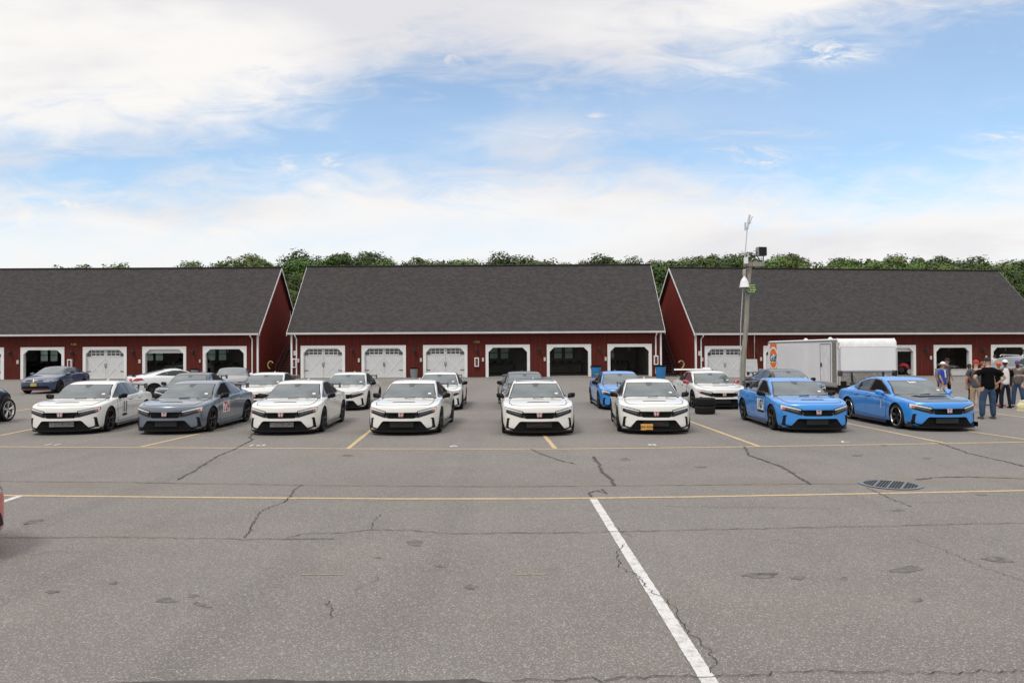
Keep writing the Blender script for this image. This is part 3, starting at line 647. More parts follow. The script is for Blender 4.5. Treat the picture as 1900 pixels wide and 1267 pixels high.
# staircases in the two gaps
def stairs(name, x, y0, y1, z1, w, lab):
    t = empty(name, (x, y0, 0), 0, lab, 'staircase'); n = 20
    for s in (-1, 1):
        bm = nb(); L_ = math.hypot(y1 - y0, z1); box(bm, (s * w / 2, (y1 - y0) / 2, z1 / 2), (.05, L_, .26), Matrix.Rotation(math.atan2(z1, y1 - y0), 3, 'X')); build('stringer', bm, STEEL, t)
        bm = nb(); tube(bm, [(s * w / 2, 0, .95), (s * w / 2, y1 - y0, z1 + .95), (s * w / 2, y1 - y0 + 1.6, z1 + .95)], .028, 6); tube(bm, [(s * w / 2, y1 - y0, z1 + .5), (s * w / 2, y1 - y0 + 1.6, z1 + .5)], .02, 6)
        for i in range(0, 6): tube(bm, [(s * w / 2, (y1 - y0) * i / 5, z1 * i / 5), (s * w / 2, (y1 - y0) * i / 5, z1 * i / 5 + .95)], .022, 5)
        tube(bm, [(s * w / 2, y1 - y0 + 1.6, z1), (s * w / 2, y1 - y0 + 1.6, z1 + .95)], .022, 5)
        build('handrail', bm, STEEL, t)
    bm = nb()
    for i in range(n): box(bm, (0, (y1 - y0) * (i + .5) / n, z1 * (i + 1) / n), (w, .27, .035))
    build('treads', bm, mat('stair_tread', (.035, .032, .03), .7), t)
    bm = nb(); box(bm, (0, y1 - y0 + .8, z1 - .03), (w, 1.7, .06)); build('landing', bm, STEEL, t)
    return t
stairs('outdoor_staircase', -19.0, 61.5, 68.6, 4.3, 1.1, 'dark steel staircase in the gap between left and middle buildings')
stairs('outdoor_staircase', 12.95, 61.5, 68.8, 4.3, 1.1, 'dark steel staircase in the gap beside the right building gable')
for (px, py, Y, m, s, lab) in ((502, 677, 60.2, mat('yellow_hose', (.5, .42, .08), .5), -1, 'yellow coiled hose hanging at the foot of the left stairs'), (1263, 676, 60.6, mat('tan_hose', (.45, .36, .2), .5), 1, 'tan coiled hose hanging on the gable by the right stairs')):
    c = AT(px, py, Y); t = empty('garden_hose', c, 0, lab, 'hose')
    bm = nb()
    for q in range(3):
        tube(bm, [(s * .22 * math.cos(a) + q * .02, -.05 * q, .30 * math.sin(a)) for a in (R(-80) + R(230) * i / 14 - (0 if s > 0 else 0) for i in range(15))], .028, 6)
    build('hose_coil', bm, m, t, True)
    bm = nb(); box(bm, (0, .06, .1), (.12, .1, .2)); build('hose_hanger', bm, STEEL, t)
# ------------------------------------------------------------------ cars
def shell(name, st, colfr, mats, cuts=(), arches=(), sub=2, arch_r=.365, wbx=.62, parent=None):
    """st: stations (ys, B, zb, wb, [(w,z)*3], (beltw,beltz), [(x,z)*5 inner points]) front to rear -> closed smooth shell"""
    nC = 6
    def ring(s):
        ys, B, zb, wb, rows, belt, top = s
        half = [(0, zb)] + [(wb * f, zb) for f in colfr] + [(wb, zb + .0)] + list(rows) + [belt] + list(top)   # bottom centre -> top centre
        return half
    bm = bmesh.new(); grid = []
    def yof(s, x, w): return s[0] - s[1] * (1 - min(1, abs(x) / w) ** 2.3)
    for s in st:
        h = ring(s); w = max(p[0] for p in h)
        L_ = [bm.verts.new((x, yof(s, x, w), z)) for x, z in h]
        R_ = [bm.verts.new((-x, yof(s, x, w), z)) for x, z in h[1:-1]]
        grid.append(L_ + R_[::-1])
    n = len(grid[0])
    for a, b in zip(grid[:-1], grid[1:]):
        for i in range(n): bm.faces.new((a[i], a[(i + 1) % n], b[(i + 1) % n], b[i]))
    # end caps as grids: columns = top inner points paired with bottom points, rows = side rows
    h0 = ring(st[0]); m = len(h0); nb_ = 1 + len(colfr); ns = m - 2 * nb_   # bottoms (without corner), sides
    for gi, sgn in ((0, 1), (-1, -1)):
        s = st[gi]; h = ring(s); w = max(p[0] for p in h)
        for side in (1, -1):
            def V(i): 
                g = grid[gi]
                if side == 1 or i == 0 or i == m - 1: return g[i]
                return g[n - i]
            cols = []
            for c in range(nb_):
                bot, topi = c, m - 1 - c
                col = [V(bot)]
                for r in range(1, ns - 1):
                    xb, zb2 = h[bot]; xt, zt = h[topi]; ws, zs = h[nb_ + r]
                    t = (zs - h[nb_][1]) / (h[nb_ + ns - 1][1] - h[nb_][1])
                    x = (xb + (xt - xb) * t); frac = x / max(h[nb_ + ns - 1][0] * t + h[nb_][0] * (1 - t), .01)
                    x = frac * ws; z = zb2 + (zt - zb2) * t
                    key = (gi, side if c else 0, c, r)
                    if c == 0 and side == -1: v = cen[r]
                    else: v = bm.verts.new((side * x, yof(s, x, w) - sgn * .0, z))
                    if c == 0 and side == 1:
                        if r == 1: cen = {}
                        cen[r] = v
                    col.append(v)
                col.append(V(topi)); cols.append(col)
            cols.append([V(nb_ + r) for r in range(ns)])
            for a, b in zip(cols[:-1], cols[1:]):
                for r in range(ns - 1):
                    try: bm.faces.new((a[r], b[r], b[r + 1], a[r + 1]))
                    except ValueError: pass
    cr = bm.edges.layers.float.get('crease_edge') or bm.edges.layers.float.new('crease_edge')
    for ga, gb in zip(grid[:-1], grid[1:]):
        for ix, val in ((13, .5), (10, .4)):
            for q in (ix, n - ix):
                e_ = bm.edges.get((ga[q], gb[q]))
                if e_: e_[cr] = val if ix == 10 or max(ga[q].co.z, gb[q].co.z) > 1.12 else .15
    bmesh.ops.recalc_face_normals(bm, faces=bm.faces)
    me = bpy.data.meshes.new(name); bm.to_mesh(me); bm.free()
    for mm in mats: me.materials.append(mm)
    o = bpy.data.objects.new(name, me); COL.objects.link(o)
    mod = o.modifiers.new('s', 'SUBSURF'); mod.levels = mod.render_levels = sub
    def bake():
        dg = bpy.context.evaluated_depsgraph_get(); dg.update(); new = bpy.data.meshes.new_from_object(o.evaluated_get(dg)); old = o.data; o.modifiers.clear(); o.data = new; bpy.data.meshes.remove(old)
    bake()
    smooth0 = BVHTree.FromPolygons([v.co.copy() for v in o.data.vertices], [tuple(p.vertices) for p in o.data.polygons])
    cut = bmesh.new()
    for ay, rr in arches:
        for s in (1, -1):
            t = bmesh.new(); lathe(t, [(rr, wbx), (rr, 1.2)], 40, 'X', (0, ay, .335), cap=True)
            if s == -1: bmesh.ops.scale(t, vec=(-1, 1, 1), verts=t.verts)
            merge(cut, t)
    for poly, y0, y1 in cuts: prism(cut, poly, y0, y1, 'XZ')
    bmesh.ops.recalc_face_normals(cut, faces=cut.faces)
    cme = bpy.data.meshes.new('cut'); cut.to_mesh(cme); cut.free(); cme.materials.append(mats[1]); co = bpy.data.objects.new('cut', cme); COL.objects.link(co)
    b = o.modifiers.new('b', 'BOOLEAN'); b.object = co; b.operation = 'DIFFERENCE'; b.solver = 'EXACT'; b.material_mode = 'TRANSFER'; b.use_self = False
    bake(); bpy.data.objects.remove(co)
    bm = bmesh.new(); bm.from_mesh(o.data)
    for f in bm.faces: f.smooth = True
    for e in bm.edges:
        if len(e.link_faces) == 2 and (e.calc_face_angle(0) > R(38) or e.link_faces[0].material_index != e.link_faces[1].material_index): e.smooth = False
    bm.to_mesh(o.data); bm.free()
    if parent: o.parent = parent
    return o, smooth0

def patch(name, poly, axis, bvh, m, parent, off=.004, thick=.012, step=.05, sgn=1, smooth=True, me=None):
    """panel with the outline poly (in the plane across axis) laid onto the shell"""
    bm = bmesh.new()
    if me is None:
        vs = [bm.verts.new((p[0], p[1], 0)) for p in poly]; bm.faces.new(vs); bmesh.ops.triangulate(bm, faces=bm.faces)
    else: bm.from_mesh(me)
    if step:
        for k in (0, 1):
            lo = min(v.co[k] for v in bm.verts); hi = max(v.co[k] for v in bm.verts); n = int((hi - lo) / step)
            for i in range(1, n + 1):
                p = [0, 0, 0]; p[k] = lo + (hi - lo) * i / (n + 1); nn = [0, 0, 0]; nn[k] = 1
                bmesh.ops.bisect_plane(bm, geom=list(bm.verts) + list(bm.edges) + list(bm.faces), plane_co=p, plane_no=nn)
    bad = []
    for v in bm.verts:
        a, b = v.co[0], v.co[1]
        if axis == 'F': org, d = Vector((a, -6, b)), Vector((0, 1, 0))
        elif axis == 'B': org, d = Vector((a, 6, b)), Vector((0, -1, 0))
        elif axis == 'S': org, d = Vector((6 * sgn, a, b)), Vector((-sgn, 0, 0))
        else: org, d = Vector((a, b, 6)), Vector((0, 0, -1))
        hit = bvh.ray_cast(org, d)
        if hit[0] is None: bad.append(v); continue
        nrm = hit[1]
        if nrm.dot(d) > 0: nrm = -nrm
        v.co = hit[0] + nrm * off
    if bad: bmesh.ops.delete(bm, geom=bad, context='VERTS')
    bmesh.ops.dissolve_degenerate(bm, edges=bm.edges, dist=.0005)
    # keep the outward orientation
    dirv = {'F': Vector((0, -1, 0)), 'B': Vector((0, 1, 0)), 'S': Vector((sgn, 0, 0)), 'T': Vector((0, 0, 1))}[axis]
    for f in bm.faces:
        f.normal_update()
        if f.normal.dot(dirv) < 0: f.normal_flip()
        f.smooth = smooth
    if thick:
        top = list(bm.faces); nm = {v: v.normal.copy() for v in bm.verts}
        bm.normal_update()
        edges = [e for e in bm.edges if len(e.link_faces) == 1]
        r = bmesh.ops.extrude_edge_only(bm, edges=edges)
        nv = [x for x in r['geom'] if isinstance(x, bmesh.types.BMVert)]
        for v in nv: v.co -= dirv * thick * .6 + Vector((0, 0, 0))
        for e in edges: e.smooth = False
    out = bpy.data.meshes.new(name); bm.to_mesh(out); bm.free(); out.materials.append(m)
    return link(name, out, parent)
def mir(p): return [(-a, b) for a, b in p][::-1]

_wheelcache = {}
def wheel(parent, x, y, z, r, w, style, s, rname='wheel'):
    """s = +1 outer face towards +X"""
    t = empty(rname, (x, y, z)); t.parent = parent
    key = (r, w, style, s)
    if key not in _wheelcache:
        bm = nb(); h = w / 2; k = r
        lathe(bm, [(k * .74, -h * .9), (k * .93, -h), (k * .985, -h * .85), (k, -h * .55), (k, -.055), (k * .975, -.05), (k * .975, -.04), (k, -.035), (k, .035), (k * .975, .04), (k * .975, .05), (k, .055), (k, h * .55), (k * .985, h * .85), (k * .93, h), (k * .74, h * .9)], 40, 'X')
        o = build('tyre', bm, TYRE, None, True, angle=50); _m = o.data; bpy.data.objects.remove(o)
        rm = RIMS if style == 'silver' else RIMB
        bm = nb(); e = s * h; q = .73 * r
        lathe(bm, [(r * .76, e * .92), (r * .735, e * .95), (r * .70, e * .85), (r * .66, e * .1), (r * .66, -e * .8)], 36, 'X')
        n = {'black': 5, 'silver': 5, 'five': 5, 'multi': 10, 'alloy': 5}[style]; dbl = style in ('black', 'multi', 'alloy')
        for i in range(n):
            a = 2 * math.pi * i / n + .3
            for da in ((-.14, .14) if dbl else (0,)):
                A = Vector((e * .62, math.cos(a) * r * .12, math.sin(a) * r * .12)); Bp = Vector((e * .8, math.cos(a + da) * q * .97, math.sin(a + da) * q * .97))
                tube(bm, [A, (A + Bp) / 2 + Vector((e * .03, 0, 0)), Bp], [.026 if dbl else .042, .02 if dbl else .036, .024 if dbl else .04], 6)
        lathe(bm, [(.0001, e * .72), (.035, e * .74), (.06, e * .66), (.065, e * .45)], 14, 'X')
        o = build('rim', bm, {'silver': RIMB, 'alloy': RIMS}.get(style, RIMB), None, True); _r = o.data; bpy.data.objects.remove(o)
        bm = nb(); lathe(bm, [(.0001, e * .3), (r * .56, e * .3), (r * .56, e * .2), (.0001, e * .2)], 28, 'X'); o = build('brake_disc', bm, BRK, None, True); _d = o.data; bpy.data.objects.remove(o)
        _l = None
        if style == 'silver':
            bm = nb(); lathe(bm, [(r * .775, e * .93), (r * .765, e * 1.0), (r * .735, e * 1.0), (r * .70, e * .86)], 36, 'X'); o = build('rim_lip', bm, RIMS, None, True); _l = o.data; bpy.data.objects.remove(o)
        _wheelcache[key] = (_m, _r, _d, _l)
    a, b, c, d = _wheelcache[key]
    link('tyre', a, t); link('rim', b, t); link('brake_disc', c, t)
    if d: link('rim_lip', d, t)
    return t

HF = (.33, .58, .78, .88, .96)
ST_HATCH = [
 (-2.02, .27, .15, .78, [(.805, .28), (.81, .45), (.81, .57)], (.785, .70), [(.76, .725), (.68, .735), (.54, .745), (.3, .755), (0, .76)]),
 (-1.93, .26, .14, .81, [(.86, .28), (.865, .45), (.86, .59)], (.825, .735), [(.79, .765), (.69, .775), (.54, .785), (.3, .795), (0, .80)]),
 (-1.74, .18, .14, .85, [(.915, .29), (.925, .47), (.92, .63)], (.895, .815), [(.82, .835), (.70, .835), (.53, .845), (.29, .86), (0, .865)]),
 (-1.38, .12, .14, .88, [(.945, .30), (.955, .50), (.95, .68)], (.90, .885), [(.82, .90), (.69, .89), (.53, .90), (.29, .92), (0, .925)]),
 (-1.08, .10, .14, .86, [(.925, .30), (.93, .50), (.93, .70)], (.88, .91), [(.80, .91), (.73, .91), (.58, .915), (.3, .925), (0, .93)]),
 (-.98, .12, .14, .86, [(.915, .30), (.92, .50), (.925, .72)], (.885, .925), [(.80, .935), (.745, .945), (.68, .955), (.37, .975), (0, .98)]),
 (-.60, .09, .14, .86, [(.895, .30), (.905, .50), (.915, .74)], (.885, .945), [(.80, .96), (.76, 1.035), (.685, 1.18), (.37, 1.205), (0, 1.21)]),
 (-.20, .07, .14, .86, [(.89, .30), (.90, .50), (.91, .74)], (.885, .96), [(.80, .975), (.74, 1.13), (.605, 1.345), (.36, 1.368), (0, 1.375)]),
 (.12, .03, .14, .86, [(.89, .30), (.90, .50), (.912, .75)], (.887, .97), [(.80, .985), (.725, 1.17), (.575, 1.385), (.36, 1.402), (0, 1.405)]),
 (.55, 0, .14, .86, [(.895, .30), (.905, .50), (.917, .76)], (.89, .985), [(.79, .995), (.71, 1.18), (.565, 1.38), (.34, 1.398), (0, 1.40)]),
 (.98, 0, .14, .87, [(.915, .30), (.925, .50), (.93, .76)], (.90, .995), [(.78, 1.005), (.69, 1.16), (.555, 1.325), (.32, 1.345), (0, 1.35)]),
 (1.36, -.02, .15, .88, [(.95, .31), (.962, .52), (.955, .76)], (.905, 1.0), [(.77, 1.015), (.68, 1.11), (.56, 1.205), (.31, 1.245), (0, 1.255)]),
 (1.74, -.06, .17, .88, [(.935, .32), (.95, .54), (.94, .76)], (.88, .995), [(.76, 1.015), (.67, 1.055), (.55, 1.10), (.3, 1.125), (0, 1.135)]),
 (1.98, -.10, .20, .86, [(.90, .33), (.91, .54), (.905, .76)], (.86, .965), [(.75, .985), (.66, 1.0), (.54, 1.02), (.3, 1.03), (0, 1.035)]),
 (2.12, -.14, .24, .83, [(.865, .35), (.875, .54), (.87, .75)], (.82, .90), [(.73, .93), (.64, .945), (.52, .96), (.28, .965), (0, .97)])]
def lipshape(out, y_extra=0, w=.87):
    P = []
    for i in range(-12, 13):
        x = w * i / 12; P.append((x, -2.02 - .27 * (1 - min(1, abs(x) / .84) ** 2.3) - out + (.16 if abs(i) == 12 else .05 if abs(i) == 11 else 0)))
    return P + [(w, -1.75), (-w, -1.75)]
def hatch(cfg):
    """hot hatch; returns the root Empty. cfg keys change the details"""
    root = empty('parked_car'); paint = cfg['paint']
    low = [(-.45, .372), (.45, .372), (.50, .355), (.65, .165), (.65, .10), (-.65, .10), (-.65, .165), (-.50, .355)]
    gr = [(-.43, .592), (.43, .592), (.44, .50), (.33, .438), (-.33, .438), (-.44, .50)]
    body, bv = shell('body', ST_HATCH, HF[:5], [paint, MBLK], cuts=[(low, -2.8, -2.1), (gr, -2.8, -2.19)], arches=[(-1.40, .372), (1.335, .372)], parent=root)
    P = lambda n, poly, ax, m, par=root, **k: patch(n, poly, ax, bv, m, par, **k)
    # hood with scoop
    hoodp = [(-.66, -1.06), (-.30, -1.13), (0, -1.14), (.30, -1.13), (.66, -1.06), (.72, -1.35), (.73, -1.75), (.67, -1.98), (.47, -2.12), (.22, -2.18), (0, -2.19), (-.22, -2.18), (-.47, -2.12), (-.67, -1.98), (-.73, -1.75), (-.72, -1.35)]
    gp = [(x * 1.022, y - .012 if y < -1.2 else y + .01) for x, y in hoodp]
    hood = P('hood', hoodp, 'T', cfg.get('hood', paint), off=.007, thick=.03, step=.09)
    P('panel_gap', gp, 'T', mat('panel_gap_dark', (.05, .05, .05), .8), hood, off=.0035, thick=0, step=.09)
    sc = .30
    P('hood_scoop', [(-sc, -1.85), (0, -1.865), (sc, -1.85), (sc - .04, -1.80), (-sc + .04, -1.80)], 'T', BLK, hood, off=.014, thick=.01)
    if cfg.get('vent'):
        P('hood_vent', [(-.36, -1.58), (.36, -1.58), (.46, -1.34), (.3, -1.26), (-.3, -1.26), (-.46, -1.34)], 'T', MBLK, hood, off=.016, thick=.02)
        P('vent_cover', [(-.30, -1.52), (.30, -1.52), (.38, -1.36), (-.38, -1.36)], 'T', cfg['hood'], hood, off=.04, thick=.03)
    # glass
    ws = P('windshield', [(-.75, .925), (-.4, .945), (0, .95), (.4, .945), (.75, .925), (.68, 1.10), (.60, 1.295), (.58, 1.305), (0, 1.316), (-.58, 1.305), (-.60, 1.295), (-.68, 1.10)], 'F', GLB, off=.004, step=.08)
    g = P('pane', [(-.722, .952), (-.4, .968), (0, .972), (.4, .968), (.722, .952), (.655, 1.10), (.578, 1.282), (.565, 1.29), (0, 1.30), (-.565, 1.29), (-.578, 1.282), (-.655, 1.10)], 'F', WGL, ws, off=.008, thick=0, step=.08)
    P('sensor_housing', [(-.09, 1.296), (.09, 1.296), (.05, 1.24), (-.05, 1.24)], 'F', mat('sensor_grey', (.05, .055, .06), .3), ws, off=.012, thick=0)
    bm = nb()
    for s in (-.1, .38): tube(bm, [(s, -1.16, .965), (s + .28, -1.10, .985)], .011, 5)
    build('wiper', bm, BLK, root)
    if cfg.get('sticker', True): P('sticker', [(.50, 1.05), (.58, 1.05), (.57, 1.08), (.49, 1.08)], 'F', LAMPW, ws, off=.011, thick=0)
    P('rear_glass', [(-.60, 1.90), (.60, 1.90), (.54, 1.3), (.50, 1.12), (-.50, 1.12), (-.54, 1.3)], 'T', DGL, off=.006, step=.1)
    fr = [(-.90, .962), (-.3, .978), (.5, .998), (1.15, 1.028), (1.47, 1.095), (1.20, 1.19), (.95, 1.27), (.6, 1.325), (.2, 1.34), (-.12, 1.315), (-.5, 1.165)]
    f1 = [(-.76, .988), (-.3, .998), (.24, 1.012), (.24, 1.318), (.15, 1.318), (-.09, 1.297), (-.46, 1.15)]
    f2 = [(.31, 1.014), (.90, 1.036), (1.02, 1.222), (.92, 1.254), (.6, 1.303), (.31, 1.315)]
    f3 = [(.96, 1.045), (1.15, 1.052), (1.38, 1.10), (1.18, 1.172), (1.07, 1.205)]
    for s in (1, -1):
        w = P('side_window', fr, 'S', GLB, sgn=s, off=.005, step=.12)
        P('front_pane', f1, 'S', cfg.get('open', {}).get(s, SGL), w, sgn=s, off=.009, thick=0, step=.1)
        P('rear_pane', f2, 'S', cfg.get('rearglass', SGL), w, sgn=s, off=.009, thick=0, step=.1); P('quarter_pane', f3, 'S', DGL, w, sgn=s, off=.009, thick=0, step=.1)
        # doors
        d1 = [(-.83, .30), (-.90, .60), (-.86, .90), (-.82, .945), (.25, .975), (.27, .75), (.30, .27), (-.76, .24)]
        d2 = [(.31, .27), (.28, .75), (.262, .975), (.97, 1.0), (1.12, .93), (1.08, .78), (.93, .55), (.88, .30)]
        for k, (dd, hy) in enumerate(((d1, .10), (d2, .83))):
            P('door_gap', [(y + (.012 if y > yc_ else -.012), z + (.012 if z > .6 else -.012)) for yc_ in [sum(p[0] for p in dd) / len(dd)] for y, z in dd], 'S', mat('panel_gap_dark', (0, 0, 0)), sgn=s, off=.003, thick=0, step=.12)
            d = P('front_door' if k == 0 else 'rear_door', dd, 'S', paint, sgn=s, off=.006, thick=.03, step=.12)
            bm = nb(); hx = bv.ray_cast(Vector((3 * s, hy, .845)), Vector((-s, 0, 0)))[0].x; box(bm, (hx + .02 * s, hy, .845), (.035, .19, .035), bev=.012); build('door_handle', bm, paint, d, True)
            P('handle_recess_shade', [(hy - .11, .805), (hy + .11, .81), (hy + .10, .87), (hy - .10, .865)], 'S', mat('painted_recess_shade', (.03, .03, .032), .6), d, sgn=s, off=.008, thick=0, step=.1)  # dark patch paints the shade of the handle recess onto the door
        # mirror
        mroot = empty('wing_mirror', (0, 0, 0)); mroot.parent = root
        bm = nb(); rs = []
        for yy9, w9, h9 in ((-.735, .035, .025), (-.725, .07, .05), (-.69, .098, .072), (-.64, .105, .080), (-.612, .102, .078)):
            rs.append([(s * (.965 + w9 * (math.copysign(abs(math.cos(q)) ** .6, math.cos(q)) + (.18 * math.sin(q)))), yy9 + .03 * math.cos(q), 1.0 + h9 * math.copysign(abs(math.sin(q)) ** .7, math.sin(q)) - (.02 if math.cos(q) < 0 else 0) * abs(math.cos(q))) for q in (2 * math.pi * k9 / 16 for k9 in range(16))])
        rings(bm, rs)
        build('mirror_shell', bm, cfg.get('mirror', BLK), mroot, True)
        bm = nb(); tube(bm, [(s * .85, -.66, .915), (s * .93, -.66, .945)], [.035, .025], 8); build('mirror_arm', bm, BLK, mroot)
        bm = nb(); box(bm, (s * .965, -.613, .995), (.18, .008, .14)); build('mirror_glass', bm, CHR, mroot)
        # lamps
        hl = [(.40, .622), (.385, .55), (.395, .47), (.43, .455), (.60, .505), (.79, .565), (.838, .60), (.855, .66), (.845, .725), (.80, .718), (.55, .657)]
        drl = [(.42, .606), (.55, .638), (.79, .698), (.835, .71), (.843, .69), (.838, .60), (.815, .598), (.812, .665), (.79, .660), (.55, .606), (.42, .580)]
        amb = [(.76, .595), (.835, .605), (.843, .665), (.77, .652)]
        ins = [(.47, .535), (.60, .565), (.76, .61), (.76, .635), (.58, .59), (.47, .56)]
        q = (lambda p: p) if s == 1 else mir
        h = P('headlight', q(hl), 'F', LAMPD, off=.005, thick=.006, step=.05)
        P('daytime_strip', q(drl), 'F', LAMPW, h, off=.009, thick=0, step=.05); P('reflector', q(amb), 'F', cfg.get('amber', AMB), h, off=.009, thick=0, step=.03)
        P('lens_row', q(ins), 'F', mat('lens_grey', (.12, .125, .13), .15, coat=.6), h, off=.008, thick=0, step=.05)
        # corner vent bracket, dark
        bk = [(.725, .445), (.79, .45), (.805, .43), (.83, .20), (.80, .145), (.60, .115), (.635, .18), (.74, .205), (.765, .235), (.75, .41)]
        P('corner_vent', q(bk), 'F', GLB, off=.006, thick=.01, step=.04)
        tl = [(.30, .93), (.82, .93), (.86, .86), (.70, .80), (.30, .88)]
        P('tail_light', q(tl), 'B', TAIL, off=.006, step=.06)
        xw = .985 if cfg.get('lipbig') else .925
        bm = nb(); prism(bm, [(-1.0, .12), (.95, .12), (.95, .20 if xw > .95 else .17), (-1.0, .19)], s * .80, s * xw, 'YZ'); build('side_skirt', bm, GLB, root)
    # grille, emblem, intake insert, lip
    for s in (1, -1): P('grille_wing', (lambda p: p if s == 1 else mir(p))([(.36, .52), (.43, .53), (.43, .465), (.37, .45)]), 'F', mat('grille_ribs', (.05, .05, .052), .4), off=.004, thick=.004, step=.05)
    bm = nb(); prism(bm, [(x * .99, z) for x, z in gr], -2.235, -2.205, 'XZ'); o = build('grille', bm, MESH, root)
    em = empty('emblem', (0, 0, 0)); em.parent = root
    bm = nb(); prism(bm, [(-.058, .585), (.058, .585), (.048, .49), (.03, .475), (-.03, .475), (-.048, .49)], -2.30, -2.28, 'XZ'); build('badge_plate', bm, RED, em)
    bm = nb()
    for s in (-1, 1):
        prism(bm, [(s * .045, .572), (s * .026, .572), (s * .016, .49), (s * .032, .49)], -2.306, -2.3005, 'XZ')
        prism(bm, [(s * .058, .588), (s * .066, .585), (s * .054, .482), (s * .047, .484)], -2.306, -2.2985, 'XZ')
    prism(bm, [(-.022, .538), (.022, .538), (.020, .524), (-.020, .524)], -2.305, -2.3007, 'XZ'); prism(bm, [(-.062, .594), (.062, .594), (.062, .586), (-.062, .586)], -2.306, -2.2985, 'XZ')
    build('badge_letter', bm, mat('badge_silver', (.62, .6, .6), .3), em)
    bm = nb(); prism(bm, [(x * .985, z) for x, z in low], -2.17, -2.13, 'XZ'); ins = build('intake_insert', bm, MESH, root)
    cw, cm = cfg.get('cooler', (.26, COOLD))
    bm = nb(); box(bm, (0, -2.185, .275), (cw * 2, .025, .13)); build('intercooler', bm, cm, ins)
    if cfg.get('ctext'): text_obj('intercooler_lettering', cfg['ctext'], .085, cfg['ctm'], Matrix.Translation((0, -2.2, .275)) @ Matrix.Rotation(R(90), 4, 'X'), ins, bold=.003, sx=1.15, shear=.2, thick=.002)
    if cfg.get('plate'):
        px, pz, txt, pm, tm = cfg['plate']
        bm = nb(); box(bm, (px, -2.285, pz), (.305, .012, .155), bev=.004); pl = build('number_plate', bm, pm, root)
        text_obj('plate_text', txt, .085, tm, Matrix.Translation((px, -2.293, pz)) @ Matrix.Rotation(R(90), 4, 'X'), pl, bold=.002, thick=.001)
    lip = cfg.get('lip', .02)
    bm = nb(); prism(bm, lipshape(lip), .095, .135, 'XY'); build('front_splitter', bm, GLB, root)
    bm = nb(); prism(bm, [(.60, .108), (.90, .15), (.88, .185), (.62, .14)] , -2.14, -2.05, 'XZ')
    bm.free()
    for s in (1, -1): P('splitter_trim', (lambda p: p if s == 1 else mir(p))([(.62, .122), (.81, .155), (.825, .185), (.77, .185), (.70, .165), (.60, .145)]), 'F', paint, off=.02, thick=.01, step=.04)
    bm = nb(); prism(bm, [(-.86, 1.95), (.86, 1.95), (.80, 2.18), (.4, 2.27), (-.4, 2.27), (-.80, 2.18)], .20, .33, 'XY'); build('rear_diffuser', bm, BLK, root)
    # wing
    wg = cfg.get('wing', 'std')
    W, ch, zz, yy_ = {'std': (.70, .24, 1.165, 2.0), 'tall': (.86, .26, 1.44, 2.0), 'long': (.80, .26, 1.33, 2.08)}[wg]
    wr = empty('rear_wing', (0, 0, 0)); wr.parent = root
    bm = nb(); rs = []
    for i in range(-8, 9):
        x = W * i / 8; dz = -.03 * abs(i / 8) ** 3 if wg == 'std' else 0
        rs.append([(x, yy_ + a * ch, zz + b * ch + dz) for a, b in ((-.5, 0), (-.42, .07), (-.1, .09), (.3, .11), (.5, .17), (.5, .14), (.3, .04), (0, -.03), (-.42, -.04))])
    rings(bm, rs); build('wing_blade', bm, cfg.get('wingmat', GLB), wr, True)
    for s in (1, -1):
        bm = nb(); bx(bm, s * W, s * (W + .014), yy_ - ch * .6, yy_ + ch * .6, zz - (.075 if wg == 'std' else .13), zz + (.03 if wg == 'std' else .05), bev=.004); build('wing_endplate', bm, GLB, wr)
        bm = nb(); x0 = s * .50; prism(bm, [(yy_ - .16, 1.0), (yy_ - .02, 1.0), (yy_ + .04, zz), (yy_ - .05, zz)], x0 - .014, x0 + .014, 'YZ'); build('wing_upright', bm, GLB, wr)
    bm = nb(); tube(bm, [(0, .80, 1.37), (0, .95, 1.41)], [.035, .01], 6); build('roof_antenna', bm, paint if wg != 'x' else BLK, root)
    for y in (-1.40, 1.335):
        for s in (1, -1): wheel(root, s * .797, y, .335, .335, .265, cfg.get('rim', 'black'), s)
    # race numbers
    for (s, y, z, txt, h, bg, fg, size) in cfg.get('num', []):
        if bg:
            b0, b1 = size; bp = P('race_number_plate', [(y - b0, z - b1), (y + b0, z - b1), (y + b0, z + b1), (y - b0, z + b1)], 'S', bg, sgn=s, off=.012, thick=.004, step=.08)
        else: bp = root
        tm = text_mesh(txt, h, .022 if txt == '11' else .009, shear=.12); bmm = nb(); bmm.from_mesh(tm)
        for v in bmm.verts: v.co = Vector((v.co.x * s * cfg.get('nsx', .85) + y, v.co.y + z, 0))
        m2 = bpy.data.meshes.new('t'); bmm.to_mesh(m2); bmm.free()
        P('race_number', None, 'S', fg, bp, sgn=s, off=.017, thick=0, step=0, me=m2, smooth=False)
        if bg and cfg.get('numfoot'):
            P('number_footer', [(y - b0, z - b1 - .05), (y + b0, z - b1 - .05), (y + b0, z - b1 + .015), (y - b0, z - b1 + .015)], 'S', BLK, bp, sgn=s, off=.014, thick=.004, step=.08)
    for (kind, poly, m_) in cfg.get('decals', []): P('decal', poly, kind, m_, off=.012, thick=0, step=.05)
    if cfg.get('roofblack'): P('roof_panel', [(-.53, -.19), (.53, -.19), (.52, .2), (.50, .95), (-.50, .95), (-.52, .2)], 'T', mat('black_roof_film', (.02, .02, .024), .08, coat=1), off=.006, step=.12)
    if cfg.get('banner'):
        tm = text_mesh(cfg['banner'], .07, .003); bmm = nb(); bmm.from_mesh(tm)
        for v in bmm.verts: v.co = Vector((v.co.x, v.co.y + 1.262, 0))
        m2 = bpy.data.meshes.new('t'); bmm.to_mesh(m2); bmm.free(); P('windshield_banner', None, 'F', LAMPW, ws, off=.015, thick=0, step=0, me=m2, smooth=False)
